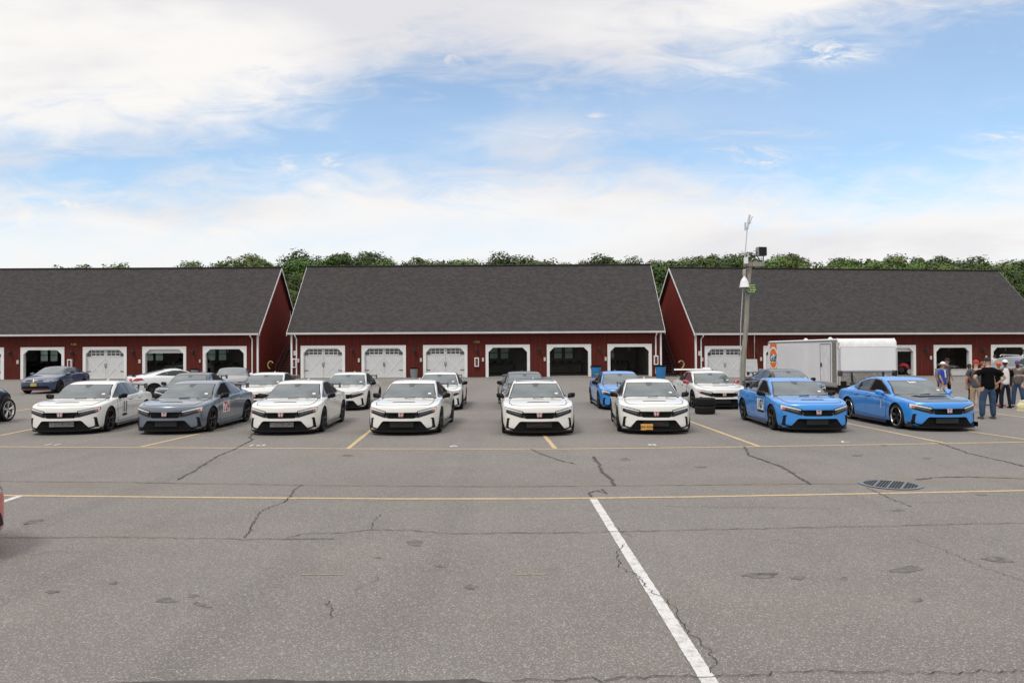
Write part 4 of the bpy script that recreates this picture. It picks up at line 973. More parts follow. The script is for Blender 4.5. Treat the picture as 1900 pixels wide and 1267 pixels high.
    if cfg.get('lipbig'):
        for s in (1, -1):
            bm = nb(); box(bm, (s * .86, -1.98, .17), (.014, .22, .12)); build('splitter_fin', bm, GLB, root)
    wheels = set()
    for c in root.children:
        if c.name.startswith('wheel'): wheels |= {c} | set(c.children)
    seen = set()
    for c in root.children_recursive:
        if c.type != 'MESH' or c in wheels or c.data in seen: continue
        seen.add(c.data); isw = c.name.startswith('wing_')and not c.name.startswith('wing_m')
        for v in c.data.vertices:
            z = v.co.z
            if isw and z > 1.1: v.co.z = z - .03
            elif z > 1.0: v.co.z = .915 + (z - 1.0) * 1.045
            elif z > .70: v.co.z = .695 + (z - .7) * .7333
            else: v.co.z = z * .993
    return root
NUMGRP = None
def place(o, fpx, rpx=None, side=1, hd=None, fy=-1.40, xo=.925):
    Fp = G(*fpx)
    if rpx is not None: Rp = G(*rpx); d = Rp - Fp; th = math.atan2(-d.x, d.y)
    else: th = R(hd)
    off = Matrix.Rotation(th, 3, 'Z') @ Vector((side * xo, fy, 0)); o.location = Fp - off; o.rotation_euler = (0, 0, th)
    print('CAR', o.get('label', '')[:30], [round(x, 2) for x in o.location], 'heading', round(math.degrees(th), 1))
    return o
def recolour(o, src, dst):
    for s in o.material_slots:
        if s.material == src: s.link = 'OBJECT'; s.material = dst
    for c in o.children: recolour(c, src, dst)
GRP = 'hot hatches parked in two rows'
BLACKT = mat('number_black', (.012, .012, .012), .5); WHITET = mat('number_white', (.75, .75, .75), .5); REDT = mat('number_red', (.5, .015, .03), .5)
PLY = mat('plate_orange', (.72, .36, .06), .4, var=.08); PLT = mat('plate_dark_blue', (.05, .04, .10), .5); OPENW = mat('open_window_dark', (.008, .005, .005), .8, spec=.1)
c1 = hatch(dict(paint=PWHITE, cooler=(.30, COOL), num=[(1, -.62 + .28, .60, '11', .40, WHITET, BLACKT, (.17, .20))], numfoot=True))
tag(c1, 'white hatchback with black number 11 on its door, leftmost of the front row', 'car', GRP); place(c1, (206, 799.5), None, 1, 8)
c2 = hatch(dict(paint=PGREY, cooler=(.28, mat('black_core', (.012, .012, .012), .6)), num=[(1, -.38, .60, '724', .38, WHITET, REDT, (.27, .15))], nsx=.8, open={1: OPENW}))
tag(c2, 'slate grey hatchback with red number 724 on its door in the front row', 'car', GRP); place(c2, (395.5, 799.7), (457, 782.4), 1)
c3 = hatch(dict(paint=PWHITE, cooler=(.30, COOL))); tag(c3, 'white hatchback with silver intercooler showing, right of the slate grey number 724 car', 'car', GRP); place(c3, (602, 800.5), (637.5, 781.9), 1)
c4 = hatch(dict(paint=PWHITE, cooler=(.30, mat('black_core', (0, 0, 0))))); tag(c4, 'plain white hatchback with all black lower intake in the front row', 'car', GRP); place(c4, (819.5, 801.3), (841, 782), 1)
c5 = hatch(dict(paint=PWHITE, amber=LAMPD, roofblack=True, cooler=(.32, mat('cooler_grey', (.03, .03, .032), .6, spec=.2)), ctext='VHAWKS', ctm=mat('dull_red_letters', (.10, .03, .03), .5))); tag(c5, 'white hatchback with black roof and lettered dark intercooler in the front row', 'car', GRP)
place(c5, (1063, 801.8), None, 1, 1.2)
c6 = hatch(dict(paint=PWHITE, cooler=(.32, mat('cooler_grey', (0, 0, 0))), ctext='  HAWKS', ctm=mat('dull_red_letters', (0, 0, 0)), plate=(-.24, .20, 'JEX-9536', PLY, PLT), amber=LAMPD))
tag(c6, 'white hatchback with an orange number plate low in its intake', 'car', GRP); place(c6, (1145.5, 799.5), (1134.5, 780.8), -1)
c7 = hatch(dict(paint=PBLUE, cooler=(.27, COOLD), open={-1: OPENW}, num=[(-1, -.42, .62, '107', .36, WHITET, BLACKT, (.29, .17))], nsx=.88, numfoot=True)); tag(c7, 'blue hatchback with number 107 on its door and black wheels', 'car', GRP)
place(c7, (1431, 797.2), (1376.7, 778.7), -1)
c8 = hatch(dict(paint=PBLUE, hood=CARB, vent=True, wing='tall', rim='silver', mirror=PBLUE, lip=.07, lipbig=True, open={-1: OPENW}, banner='Evasive', cooler=(.29, mat('core2', (.02, .02, .02), .6)),
                num=[(-1, -.62, .60, '1', .30, None, WHITET, None)], nsx=.7)); tag(c8, 'blue hatchback with dark carbon hood, tall black wing and silver lipped wheels', 'car', GRP)
place(c8, (1662, 794.5), (1573.5, 777), -1)
# back row: copies of the first ones with their own paint
def clone(src, lab, f, r, side, hd=None, paint=None, sp=None):
    o = copy_tree(src); o['label'] = lab
    if paint: recolour(o, sp, paint)
    place(o, f, r, side, hd); return o
def strip(o, names):
    for c in list(o.children_recursive):
        if c.name.split('.')[0] in names: bpy.data.objects.remove(c)
strip_names = ('race_number', 'race_number_plate', 'number_footer', 'intercooler_lettering', 'number_plate', 'plate_text')
r_c = clone(c4, 'dark slate hatchback parked behind the grey number 724 car', (386, 757), None, 1, 6, PDARK, PWHITE)
r_e = clone(c4, 'white hatchback in the back row in front of the left stairs', (529, 757.5), None, 1, 4, None)
r_f = clone(c4, 'white back row hatchback standing before the leftmost white door of the middle building', (684.6, 758.5), (703.5, 749.2), 1)
r_g = clone(c4, 'white hatchback in the back row in front of the third white garage door', (858.7, 758.3), (864.5, 749.3), 1)
r_h = clone(c4, 'black hatchback in the back row behind the black roofed white car', (931, 758), (925.5, 749), -1, None, PDARK, PWHITE)
r_i = clone(c4, 'blue hatchback in the back row behind the orange plate car', (1110, 758), (1097, 749), -1, None, PBLUE, PWHITE)
r_j = hatch(dict(paint=PWHITE, wing='long', wingmat=PWHITE, mirror=PMIR, open={-1: mat('red_seat_seen', (.10, .006, .008), .7)}, cooler=(.27, COOLD), num=[(-1, -.52, .50, '33', .26, None, BLACKT, None)],
                decals=[]))
tag(r_j, 'white hatchback with red mirrors and white wing behind the tyre stack', 'car', GRP); place(r_j, (1284.5, 756.5), None, -1, 1)
for c in [r_j]:
    pass
r_k = clone(c4, 'dark grey hatchback parked behind the blue number 107 car, beside the trailer', (1438, 749.5), None, -1, 3, PDARK, PWHITE)
# ------------------------------------------------------------------ other vehicles
def interp(tab, y):
    if y <= tab[0][0]: return tab[0][1]
    for (a, va), (b, vb) in zip(tab[:-1], tab[1:]):
        if y <= b:
            t = (y - a) / (b - a); t = t * t * (3 - 2 * t) * .5 + t * .5; return va + (vb - va) * t
    return tab[-1][1]
def gen_st(ys, W2, top, belt, zb=.18, nose=.26, tail=.14, wid=None, roofw=.66):
    st = []; y0, y1 = ys[0], ys[-1]
    for y in ys:
        cz = interp(top, y); bz = min(interp(belt, y), cz - .05); d = cz - bz
        k = interp(wid or [(y0, .86), (y0 + .35, .95), (y0 + .8, 1), (y1 - .6, 1), (y1, .9)], y); w = W2 * k
        g = min(1, max(0, (d - .12) / .2))
        m = (w * (.80 + .04 * g), bz + d * (.5 - .05 * g)); r = (w * (.58 + (roofw - .58) * g), bz + d * (.75 + .12 * g)); r2 = (w * (.32 + .04 * g), bz + d * .97)
        B = nose * max(0, 1 - (y - y0) / .9) - tail * max(0, 1 - (y1 - y) / .6)
        st.append((y, B, zb, w * .93, [(w * .98, zb + .14), (w, .5 * (zb + bz)), (w * .99, bz * .8 + zb * .1)], (w * .94, bz), [(w * .89, bz + .02), m, r, r2, (0, cz)]))
    return st
def car2(name, cfg):
    root = empty(name); pt = cfg['paint']; L_ = cfg['L']; W2 = cfg['W'] / 2
    ys = cfg['ys']; st = gen_st(ys, W2, cfg['top'], cfg['belt'], cfg.get('zb', .18), cfg.get('nose', .26), cfg.get('tail', .14), cfg.get('wid'), cfg.get('roofw', .66))
    R0 = cfg.get('R', .33); fa, ra = cfg['ax']
    body, bv = shell('body', st, HF, [pt, MBLK], cuts=cfg.get('cuts', ()), arches=[], parent=root, sub=2) if False else shell('body', st, HF, [pt, MBLK], cuts=cfg.get('cuts', ()), arches=[(fa, R0 + .045), (ra, R0 + .045)], arch_r=R0, wbx=W2 - .3, parent=root)
    for nm, poly, ax, m, k in cfg['patches']:
        for s in ((1, -1) if k.get('both') else (k.get('sgn', 1),)):
            kk = {a: b for a, b in k.items() if a not in ('both', 'sgn')}
            q = poly if (ax == 'S' or s == 1) else mir(poly)
            patch(nm, q, ax, bv, m, root, sgn=s, **kk)
    for y in (fa, ra):
        for s in (1, -1): wheel(root, s * (W2 - .13), y, R0, R0, .23, cfg.get('rim', 'black'), s)
    for s in (1, -1):
        mr = empty('wing_mirror'); mr.parent = root; my, mz = cfg['mir']
        bm = nb(); bmesh.ops.create_uvsphere(bm, u_segments=14, v_segments=8, radius=1, matrix=Matrix.Translation((s * (W2 + .03), my, mz)) @ Matrix.Diagonal((.12, .085, .085, 1))); build('mirror_shell', bm, cfg.get('mirror', pt), mr, True)
        bm = nb(); tube(bm, [(s * (W2 - .12), my, mz - .05), (s * (W2 - .02), my, mz - .03)], [.03, .02], 6); build('mirror_arm', bm, BLK, mr)
    return root, bv
def sedan_cfg(paint, **k):
    c = dict(paint=paint, L=4.75, W=1.80, H=1.44, ax=(-1.42, 1.28), ys=[-2.1, -2.0, -1.8, -1.45, -1.12, -1.0, -.6, -.15, .2, .6, 1.05, 1.4, 1.75, 2.0, 2.2], zb=.19,
             top=[(-2.1, .74), (-1.8, .86), (-1.05, .98), (-.98, 1.03), (-.2, 1.39), (.3, 1.44), (.8, 1.41), (1.65, 1.14), (2.2, 1.04)], belt=[(-2.1, .68), (-1.4, .86), (-.9, .93), (1.0, 1.0), (2.2, .95)], mir=(-.62, 1.0),
             patches=[('windshield', [(-.66, 1.0), (0, 1.04), (.66, 1.0), (.53, 1.34), (0, 1.385), (-.53, 1.34)], 'F', WGL, dict(off=.005, step=.1)),
                      ('side_window', [(-.80, .99), (.35, 1.02), (1.25, 1.07), (1.42, 1.13), (.9, 1.27), (.35, 1.33), (-.1, 1.31), (-.45, 1.18)], 'S', SGL, dict(both=1, off=.005, step=.12)),
                      ('window_post', [(.12, 1.0), (.20, 1.0), (.19, 1.34), (.13, 1.34)], 'S', GLB, dict(both=1, off=.008, step=.1)),
                      ('rear_glass', [(-.56, 1.62), (.56, 1.62), (.48, 1.0), (-.48, 1.0)], 'T', DGL, dict(off=.005, step=.12)),
                      ('headlight', [(.42, .70), (.80, .76), (.86, .72), (.82, .63), (.45, .62)], 'F', m_glass('headlight_glass', (.3, .31, .32)), dict(both=1, off=.005, step=.06)),
                      ('grille', [(-.40, .70), (.40, .70), (.38, .62), (-.38, .62)], 'F', GLB, dict(off=.004, step=.08)), ('chrome_strip', [(-.42, .655), (.42, .655), (.42, .64), (-.42, .64)], 'F', CHR, dict(off=.009, step=.08)),
                      ('lower_intake', [(-.62, .42), (.62, .42), (.72, .27), (-.72, .27)], 'F', BLK, dict(off=.005, step=.08)), ('red_strip', [(-.7, .275), (.7, .275), (.7, .255), (-.7, .255)], 'F', TAIL, dict(off=.009, step=.08)),
                      ('front_door', [(-.80, .30), (-.86, .60), (-.82, .94), (.12, .97), (.16, .6), (.16, .28)], 'S', paint, dict(both=1, off=.006, thick=.03, step=.15)),
                      ('rear_door', [(.18, .28), (.18, .6), (.145, .97), (1.0, .99), (1.05, .75), (.86, .5), (.80, .30)], 'S', paint, dict(both=1, off=.006, thick=.03, step=.15)),
                      ('tail_light', [(.45, .92), (.85, .92), (.85, .80), (.45, .82)], 'B', TAIL, dict(both=1, off=.005, step=.08))])
    c.update(k); return c
vw, bv = car2('parked_car', sedan_cfg(PVW, rim='black')); tag(vw, 'dark blue sedan with a yellow number plate at far left before the garage', 'car')
bm = nb(); box(bm, (0, -2.375, .49), (.30, .01, .15)); o = build('number_plate', bm, mat('plate_yellow', (.55, .47, .10), .4), vw); o2 = text_obj('plate_text', 'MH-482', .08, mat('plate_dark_blue', (0, 0, 0)), Matrix.Translation((0, -2.381, .49)) @ Matrix.Rotation(R(90), 4, 'X'), o, thick=.001)
bm = nb(); lathe(bm, [(.0001, 0), (.062, 0), (.07, -.006), (.06, -.012), (.0001, -.008)], 20, 'Y', (0, -2.372, .665)); o = build('badge', bm, CHR, vw)
place(vw, (112, 729), None, 1, 6, fy=-1.42, xo=.88)
# white coupe seen from behind
def coupe_cfg(paint, **k):
    c = dict(paint=paint, L=4.7, W=1.86, H=1.38, ax=(-1.45, 1.30), ys=[-2.1, -2.0, -1.8, -1.45, -1.12, -1.0, -.5, -.05, .25, .55, .95, 1.35, 1.75, 2.05, 2.2], zb=.18,
             top=[(-2.1, .72), (-1.8, .84), (-1.0, .98), (-.9, 1.02), (0, 1.36), (.4, 1.38), (1.0, 1.26), (1.7, 1.07), (2.2, 1.02)], belt=[(-2.1, .66), (-1.4, .85), (-.8, .92), (1.2, .98), (2.2, .93)], mir=(-.55, 1.0),
             patches=[('windshield', [(-.66, .99), (0, 1.03), (.66, .99), (.53, 1.28), (0, 1.32), (-.53, 1.28)], 'F', WGL, dict(off=.005, step=.1)),
                      ('side_window', [(-.72, .985), (.5, 1.02), (1.22, 1.06), (.85, 1.19), (.4, 1.27), (0, 1.26), (-.35, 1.15)], 'S', SGL, dict(both=1, off=.005, step=.12)),
                      ('rear_glass', [(-.56, 1.66), (.56, 1.66), (.50, .72), (-.50, .72)], 'T', m_glass('rear_glass_pale', (.10, .12, .12)), dict(off=.005, step=.12)),
                      ('headlight', [(.50, .70), (.82, .73), (.86, .68), (.52, .62)], 'F', LAMPD, dict(both=1, off=.005, step=.06)),
                      ('grille', [(-.5, .62), (.5, .62), (.42, .45), (-.42, .45)], 'F', GLB, dict(off=.004, step=.08)),
                      ('front_door', [(-.75, .30), (-.80, .60), (-.76, .93), (.60, .98), (.62, .6), (.55, .28)], 'S', paint, dict(both=1, off=.006, thick=.03, step=.15)),
                      ('tail_light', [(.42, .90), (.84, .94), (.88, .84), (.80, .74), (.60, .76)], 'B', TAIL, dict(both=1, off=.005, step=.08)),
                      ('rear_bumper_insert', [(-.6, .42), (.6, .42), (.66, .26), (-.66, .26)], 'B', BLK, dict(off=.005, step=.1))])
    c.update(k); return c
wc, bv = car2('parked_car', coupe_cfg(PWH2)); tag(wc, 'white coupe turned away, red tail lamp showing, between two white hatchbacks', 'car')
bm = nb(); box(bm, (0, 2.08, 1.07), (1.2, .16, .022), Matrix.Rotation(.25, 3, 'X'), bev=.006); build('boot_spoiler', bm, GLB, wc)
c_ = G(324, 735); wc.location = (c_.x, c_.y + .4, 0); wc.rotation_euler = (0, 0, R(180 - 52))
gc, bv = car2('parked_car', coupe_cfg(PGUN, mirror=PWH2)); tag(gc, 'gunmetal coupe parked behind the slate grey hatchbacks, near the garage', 'car')
c_ = G(432, 731); gc.location = (c_.x, c_.y, 0); gc.rotation_euler = (0, 0, R(14))
# SUVs
def suv_cfg(paint, **k):
    c = dict(paint=paint, L=4.6, W=1.88, H=1.70, ax=(-1.35, 1.35), ys=[-2.05, -1.95, -1.75, -1.4, -1.1, -1.0, -.6, -.3, .1, .6, 1.1, 1.5, 1.85, 2.1, 2.2], zb=.25, R=.37, nose=.16, tail=.08, roofw=.74,
             top=[(-2.05, .90), (-1.8, 1.02), (-1.0, 1.10), (-.9, 1.15), (-.3, 1.60), (.2, 1.70), (1.6, 1.66), (2.0, 1.50), (2.2, 1.15)], belt=[(-2.05, .84), (-1.4, 1.0), (-.9, 1.06), (2.2, 1.12)], mir=(-.7, 1.15),
             patches=[('windshield', [(-.68, 1.12), (0, 1.16), (.68, 1.12), (.58, 1.54), (0, 1.58), (-.58, 1.54)], 'F', WGL, dict(off=.005, step=.1)),
                      ('side_window', [(-.72, 1.13), (1.75, 1.19), (1.65, 1.50), (.2, 1.56), (-.25, 1.52)], 'S', SGL, dict(both=1, off=.005, step=.12)),
                      ('window_post', [(.22, 1.14), (.31, 1.14), (.30, 1.56), (.22, 1.56)], 'S', GLB, dict(both=1, off=.008, step=.1)),
                      ('headlight', [(.45, .86), (.84, .90), (.86, .80), (.47, .78)], 'F', LAMPD, dict(both=1, off=.005, step=.06)), ('grille', [(-.44, .86), (.44, .86), (.44, .76), (-.44, .76)], 'F', GLB, dict(off=.005, step=.08)),
                      ('lower_intake', [(-.6, .52), (.6, .52), (.7, .34), (-.7, .34)], 'F', BLK, dict(off=.005, step=.1)),
                      ('front_door', [(-.82, .42), (-.86, .70), (-.80, 1.08), (.24, 1.10), (.26, .38)], 'S', paint, dict(both=1, off=.006, thick=.03, step=.15)), ('rear_door', [(.28, .38), (.26, 1.10), (1.15, 1.12), (1.1, .8), (.85, .5)], 'S', paint, dict(both=1, off=.006, thick=.03, step=.15)),
                      ('rear_window', [(-.6, 1.2), (.6, 1.2), (.52, 1.45), (-.52, 1.45)], 'B', DGL, dict(off=.005, step=.1)), ('tail_light', [(.62, 1.1), (.86, 1.1), (.86, .85), (.66, .85)], 'B', TAIL, dict(both=1, off=.005, step=.08)),
                      ('wheel_arch_trim', [(-1.88, .30), (-1.84, .62), (-1.66, .84), (-1.35, .91), (-1.04, .84), (-.86, .62), (-.82, .28), (-.9, .28), (-.94, .58), (-1.09, .74), (-1.35, .80), (-1.61, .74), (-1.76, .58), (-1.80, .30)], 'S', BLK, dict(both=1, off=.012, thick=.02, step=.1))])
    c.update(k); return c
jp, bv = car2('parked_car', {**suv_cfg(PNAVY, rim='alloy', R=.36), 'ax': (-1.74, 1.1), 'nose': .10, 'top': [(-2.05, 1.02), (-1.8, 1.12), (-1.0, 1.17), (-.9, 1.2), (-.3, 1.60), (.2, 1.70), (1.6, 1.66), (2.0, 1.50), (2.2, 1.15)], 'patches': [(q[0], [(y - .39, z) for y, z in q[1]], *q[2:]) if q[0] == 'wheel_arch_trim' else q for q in suv_cfg(PNAVY)['patches']]}); tag(jp, 'dark navy off-roader cut by the left edge, alloy front wheel showing', 'car'); place(jp, (18, 781.5), None, -1, 182, fy=-1.74, xo=.94)
sv, bv = car2('parked_car', suv_cfg(PSUV)); tag(sv, 'grey green SUV with white roof rail standing behind the group of people', 'car')
for s in (1, -1): bm = nb(); tube(bm, [(s * .62, -.1, 1.66), (s * .62, 0, 1.74), (s * .62, 1.5, 1.71), (s * .62, 1.6, 1.64)], .022, 6); build('roof_rail', bm, TRIM, sv)
c_ = G(1862, 716); sv.location = (c_.x + .9, c_.y + .6, 0); sv.rotation_euler = (0, 0, R(-68))
rd, bv = car2('parked_car', sedan_cfg(PRED)); tag(rd, 'red car cut by the left edge of the photo in the foreground', 'car')
c_ = G(-4, 990); rd.location = (-7.85, 7.95, 0); rd.rotation_euler = (0, 0, R(78))
g1, bv = car2('parked_car', suv_cfg(PWH2)); tag(g1, 'white boxy off-roader inside the third bay of the left building', 'car', 'vehicles inside the garages'); p = AT(338, 690, 66.5); g1.location = (p.x + .5, 66.5, .02); g1.rotation_euler = (0, 0, R(-25))
g2 = copy_tree(wc); g2['label'] = 'pale car standing in the dark open bay behind the dark blue sedan'; recolour(g2, PWH2, PDARK); p = AT(62, 690, 66.5); g2.location = (p.x, 66.5, .02); g2.rotation_euler = (0, 0, R(60)); g2['group'] = 'vehicles inside the garages'
g3 = copy_tree(wc); g3['label'] = 'white car inside the open bay behind the man in the blue shirt'; p = AT(1742, 690, 68.5); g3.location = (p.x - .6, 68.5, -.18); g3.rotation_euler = (0, 0, R(20)); g3['group'] = 'vehicles inside the garages'

# ------------------------------------------------------------------ trailer
T0 = sp_(1557, 39.5); T1 = sp_(1663, 39.5); Wt = (T1 - T0).length
bk_ = sp_(1425, 30.6); dd = (bk_ - T0); Lt = dd.length; thT = math.atan2(-dd.x, dd.y)
tr = empty('cargo_trailer', (T0.x, T0.y, 0), thT, 'white enclosed trailer with an orange striped oval logo on its side', 'trailer')
TH = 2.62; zb = .42; TW = mat('trailer_white', (.74, .75, .77), .35, coat=.3, var=.04, scale=.8)
bm = nb(); rc = .42; prof = [(0, zb), (0, TH - .12), (.03, TH - .05), (.1, TH), (Wt - .1, TH), (Wt - .03, TH - .05), (Wt, TH - .12), (Wt, zb)]
prism(bm, [(x, z) for x, z in prof], .30, Lt, 'XZ'); build('body', bm, TW, tr)
# nose: front face rounded towards the roof
bm = nb(); rs = []
for t in [0, .2, .4, .6, .8, 1]:
    a = t * math.pi / 2; rs.append([(.015, .30 - .32 * math.cos(a), TH - .40 + .40 * math.sin(a)), (Wt - .015, .30 - .32 * math.cos(a), TH - .40 + .40 * math.sin(a)), (Wt - .015, .302, TH - .40), (.015, .302, TH - .40)])
rings(bm, rs); build('roof_nose', bm, mat('trailer_cap', (.74, .74, .74), .35, coat=.4), tr, True)
bm = nb(); bx(bm, .05, Wt - .05, -.015, .298, 1.02, TH - .41); build('front_panel', bm, TW, tr)
bm = nb(); bx(bm, .05, Wt - .05, -.02, .298, zb, 1.0); build('stone_guard', bm, mat('tread_plate', (.30, .28, .26), .4, metal=.5, var=.35, scale=9), tr)
for s, x in ((0, .0), (1, Wt)):
    bm = nb(); tube(bm, [(x + (.02 if s == 0 else -.02), .02, zb), (x + (.02 if s == 0 else -.02), .02, TH - .42), (x + (.02 if s == 0 else -.02), .06, TH - .22), (x + (.02 if s == 0 else -.02), .26, TH - .02)], .055, 8); build('corner_post', bm, LMET, tr, True)
for x in (-.015, Wt + .0):
    bm = nb(); bx(bm, x, x + .015, .28, Lt, TH - .14, TH - .05); build('roof_rail', bm, LMET, tr); bm = nb(); bx(bm, x, x + .015, .28, Lt, zb, zb + .1); build('bottom_rail', bm, LMET, tr)
bm = nb(); bx(bm, -.012, -.002, 1.0, 2.2, zb + .14, TH - .25); dr = build('side_door', bm, mat('trailer_door', (.68, .69, .71), .35), tr)
bm = nb()
for (a, b, c, d) in ((.97, 1.01, zb + .12, TH - .22), (2.19, 2.23, zb + .12, TH - .22), (1.01, 2.19, TH - .26, TH - .22)): bx(bm, -.02, -.003, a, b, c, d)
build('door_trim', bm, mat('door_trim_grey', (.2, .2, .21), .4), dr); bm = nb(); bx(bm, -.05, -.02, 2.02, 2.12, 1.25, 1.45); build('latch', bm, BLK, dr)
bm = nb(); bx(bm, -.013, -.0015, .31, .80, zb, TH - .16); build('corner_plate', bm, mat('tread_plate', (0, 0, 0)), tr)
for q in range(8):
    yy9 = 3.0 + q * 1.2
    if yy9 < Lt - 1.6: bm = nb(); bx(bm, -.003, 0, yy9, yy9 + .03, zb + .12, TH - .15); build('panel_seam', bm, mat('seam_grey', (.66, .67, .69), .5), tr)
# logo
OR = mat('stripe_orange', (.80, .17, .02), .4, var=.04); NV = mat('logo_navy', (.02, .03, .08), .4)
yc, zc = Lt - .95, 1.60
bm = nb(); bx(bm, -.006, -.002, yc - .48, yc + .48, zb + .1, TH - .15); lg = build('orange_stripe', bm, OR, tr)
bm = nb(); bx(bm, -.0055, -.0015, yc - .55, yc - .485, zb + .1, TH - .15); bx(bm, -.0055, -.0015, yc + .485, yc + .55, zb + .1, TH - .15); build('stripe_edge', bm, mat('stripe_blue', (.08, .14, .3), .4), lg)
def disc(nm, ry, rz, m, xx): bm = nb(); prism(bm, [(yc + ry * math.cos(a), zc + rz * math.sin(a)) for a in (2 * math.pi * i / 36 for i in range(36))], xx, xx - .002, 'YZ'); return build(nm, bm, m, lg)
disc('logo_ring', .80, .68, mat('logo_white', (.75, .75, .74), .4), -.0075); disc('logo_disc', .66, .57, OR, -.010)
bm = nb(); bx(bm, -.015, -.0125, yc - .84, yc + .84, zc - .25, zc + .23); build('logo_band', bm, mat('logo_white', (0, 0, 0)), lg)
text_obj('logo_text', 'Gulf', .60, NV, Matrix.Translation((-.017, yc, zc - .01)) @ Matrix.Rotation(R(-90), 4, 'Z') @ Matrix.Rotation(R(90), 4, 'X'), lg, bold=.02, sx=1.15, thick=.002)
bm = nb(); tube(bm, [(.3, .3, .5), (Wt / 2, -1.2, .5)], .05, 6); tube(bm, [(Wt - .3, .3, .5), (Wt / 2, -1.2, .5)], .05, 6); box(bm, (Wt / 2, -1.25, .52), (.12, .3, .12)); build('drawbar', bm, STEEL, tr)
bm = nb(); bx(bm, .05, .3, -.06, .05, .08, .62); build('landing_leg', bm, BLK, tr)
for x in (.1, Wt - .1):
    for y in (Lt * .5, Lt * .5 + .9): wheel(tr, x, y, .36, .36, .22, 'black', 1 if x > 1 else -1)
bm = nb(); box(bm, (0.02, Lt - .1, .9), (.01, .05, .05)); build('side_marker', bm, AMB, tr)
for i, x in enumerate((3.2, 6.5)):
    bm = nb(); lathe(bm, [(.1, 0), (.12, .05), (.02, .12)], 10, c=(.9, x, TH), cap=True); build('roof_vent', bm, TRIM, tr)

# ------------------------------------------------------------------ pole
s_ = 44.0; base = sp_(1376, s_); pole = empty('utility_pole', (base.x, base.y, 0), 0, 'weathered wooden pole with lamp, loudspeaker and green sign', 'utility pole')
def pl(px, py): 
    d = ray(px, py); t = base.y / d.y; return Vector((d.x * t - base.x, 0, CH + d.z * t))
pa, pb = pl(1375, 745), pl(1391.5, 487)
pa.z = 0
bm = nb(); tube(bm, [pa.lerp(pb, i / 14) + Vector((math.sin(i) * .012, 0, 0)) for i in range(15)], [.118 - .036 * i / 14 for i in range(15)], 14); build('pole', bm, WOOD, pole, True)
q = pl(1393, 491); bm = nb(); box(bm, (q.x + .12, -.05, q.z), (.85, .16, .19), bev=.02); build('crossarm', bm, WOOD, pole)
A, B_, C_ = pl(1381, 488), pl(1386.5, 425), pl(1391, 399)
bm = nb(); tube(bm, [A, B_], .022, 6); build('antenna_mast', bm, LMET, pole)
bm = nb(); tube(bm, [B_, B_.lerp(C_, .5)], .045, 8); tube(bm, [B_.lerp(C_, .45), C_], [.06, .045], 8); box(bm, B_ + Vector((-.08, 0, .1)), (.06, .06, .34)); tube(bm, [B_.lerp(C_, .5) + Vector((.05, 0, -.1)), B_.lerp(C_, .9) + Vector((.12, 0, 0))], .02, 5); build('antenna', bm, mat('antenna_grey', (.55, .55, .56), .5), pole, True)
q = pl(1381, 485); bm = nb(); box(bm, (q.x, -.22, q.z), (.16, .14, .26), bev=.02); build('junction_box', bm, TRIM, pole)
bm = nb(); tube(bm, [pl(1379, 700) + Vector((-.2, -.2, 0)), pl(1381, 600) + Vector((-.2, -.17, 0)), pl(1386, 500) + Vector((-.17, -.17, 0))], .02, 5); build('conduit', bm, mat('conduit_grey', (.4, .4, .39), .5), pole)
sb = empty('loudspeaker', (0, 0, 0)); q = pl(1413, 467); sbp = empty('loudspeaker', (base.x + q.x, base.y - .1, q.z), R(8), 'black square loudspeaker on top of the wooden pole', 'loudspeaker')
bpy.data.objects.remove(sb)
bm = nb(); box(bm, (0, .12, 0), (.36, .28, .38), bev=.02); build('cabinet', bm, mat('speaker_grey', (.25, .25, .26), .5), sbp)
bm = nb(); box(bm, (.01, -.035, 0), (.34, .02, .35)); build('speaker_grille', bm, mat('speaker_front', (.006, .006, .008), .8), sbp)
bm = nb(); tube(bm, [(-.2, .1, .0), (-.24, .1, -.15), (-.1, .1, -.3), (-.1, .1, -.45)], .02, 6); tube(bm, [(.1, .1, -.2), (.1, .1, -.42)], .02, 6); build('bracket', bm, STEEL, sbp)
q0, q1, q2 = pl(1382, 507), pl(1380, 512), pl(1378.5, 534)
fl = empty('floodlight', (base.x + q2.x, base.y - .2, q2.z), 0, 'white bell-shaped lamp hanging at the left of the pole', 'lamp')
bm = nb(); lathe(bm, [(.045, .50), (.05, .42), (.09, .38), (.15, .26), (.2, .02), (.205, 0), (.19, 0), (.14, .24)], 20, cap=False); build('lamp_shade', bm, mat('lamp_white_shade', (.78, .78, .80), .3), fl, True)
bm = nb(); lathe(bm, [(.05, .5), (.07, .52), (.07, .72), (.04, .75)], 12, cap=True); build('ballast', bm, mat('ballast_tan', (.4, .33, .25), .6), fl, True)
bm = nb(); tube(bm, [(0, 0, .7), (.1, .1, .78), (.2, .15, .8)], .02, 6); build('arm', bm, LMET, fl)
q = pl(1391, 536); sg = empty('sign', (base.x + q.x, base.y - .22, q.z), 0, 'small green sign with yellow lettering fixed to the wooden pole', 'sign')
bm = nb(); box(bm, (0, 0, 0), (.46, .015, .41), bev=.004); build('sign_board', bm, mat('sign_green', (.012, .095, .045), .45), sg)
for i, wds in enumerate(('Paddock', 'Reserved', 'for Garage', 'Owners')):
    text_obj('sign_lettering', wds, .088, mat('sign_yellow', (.62, .60, .25), .5), Matrix.Translation((-.01, -.0085, .138 - .092 * i)) @ Matrix.Rotation(R(90), 4, 'X'), sg, bold=.003, sx=1.05, thick=.002)
c_ = G(1371, 745); t = empty('plastic_pool', (c_.x - .35, c_.y + .5, 0), 0, 'turquoise plastic tub on the ground behind the wooden pole', 'tub')
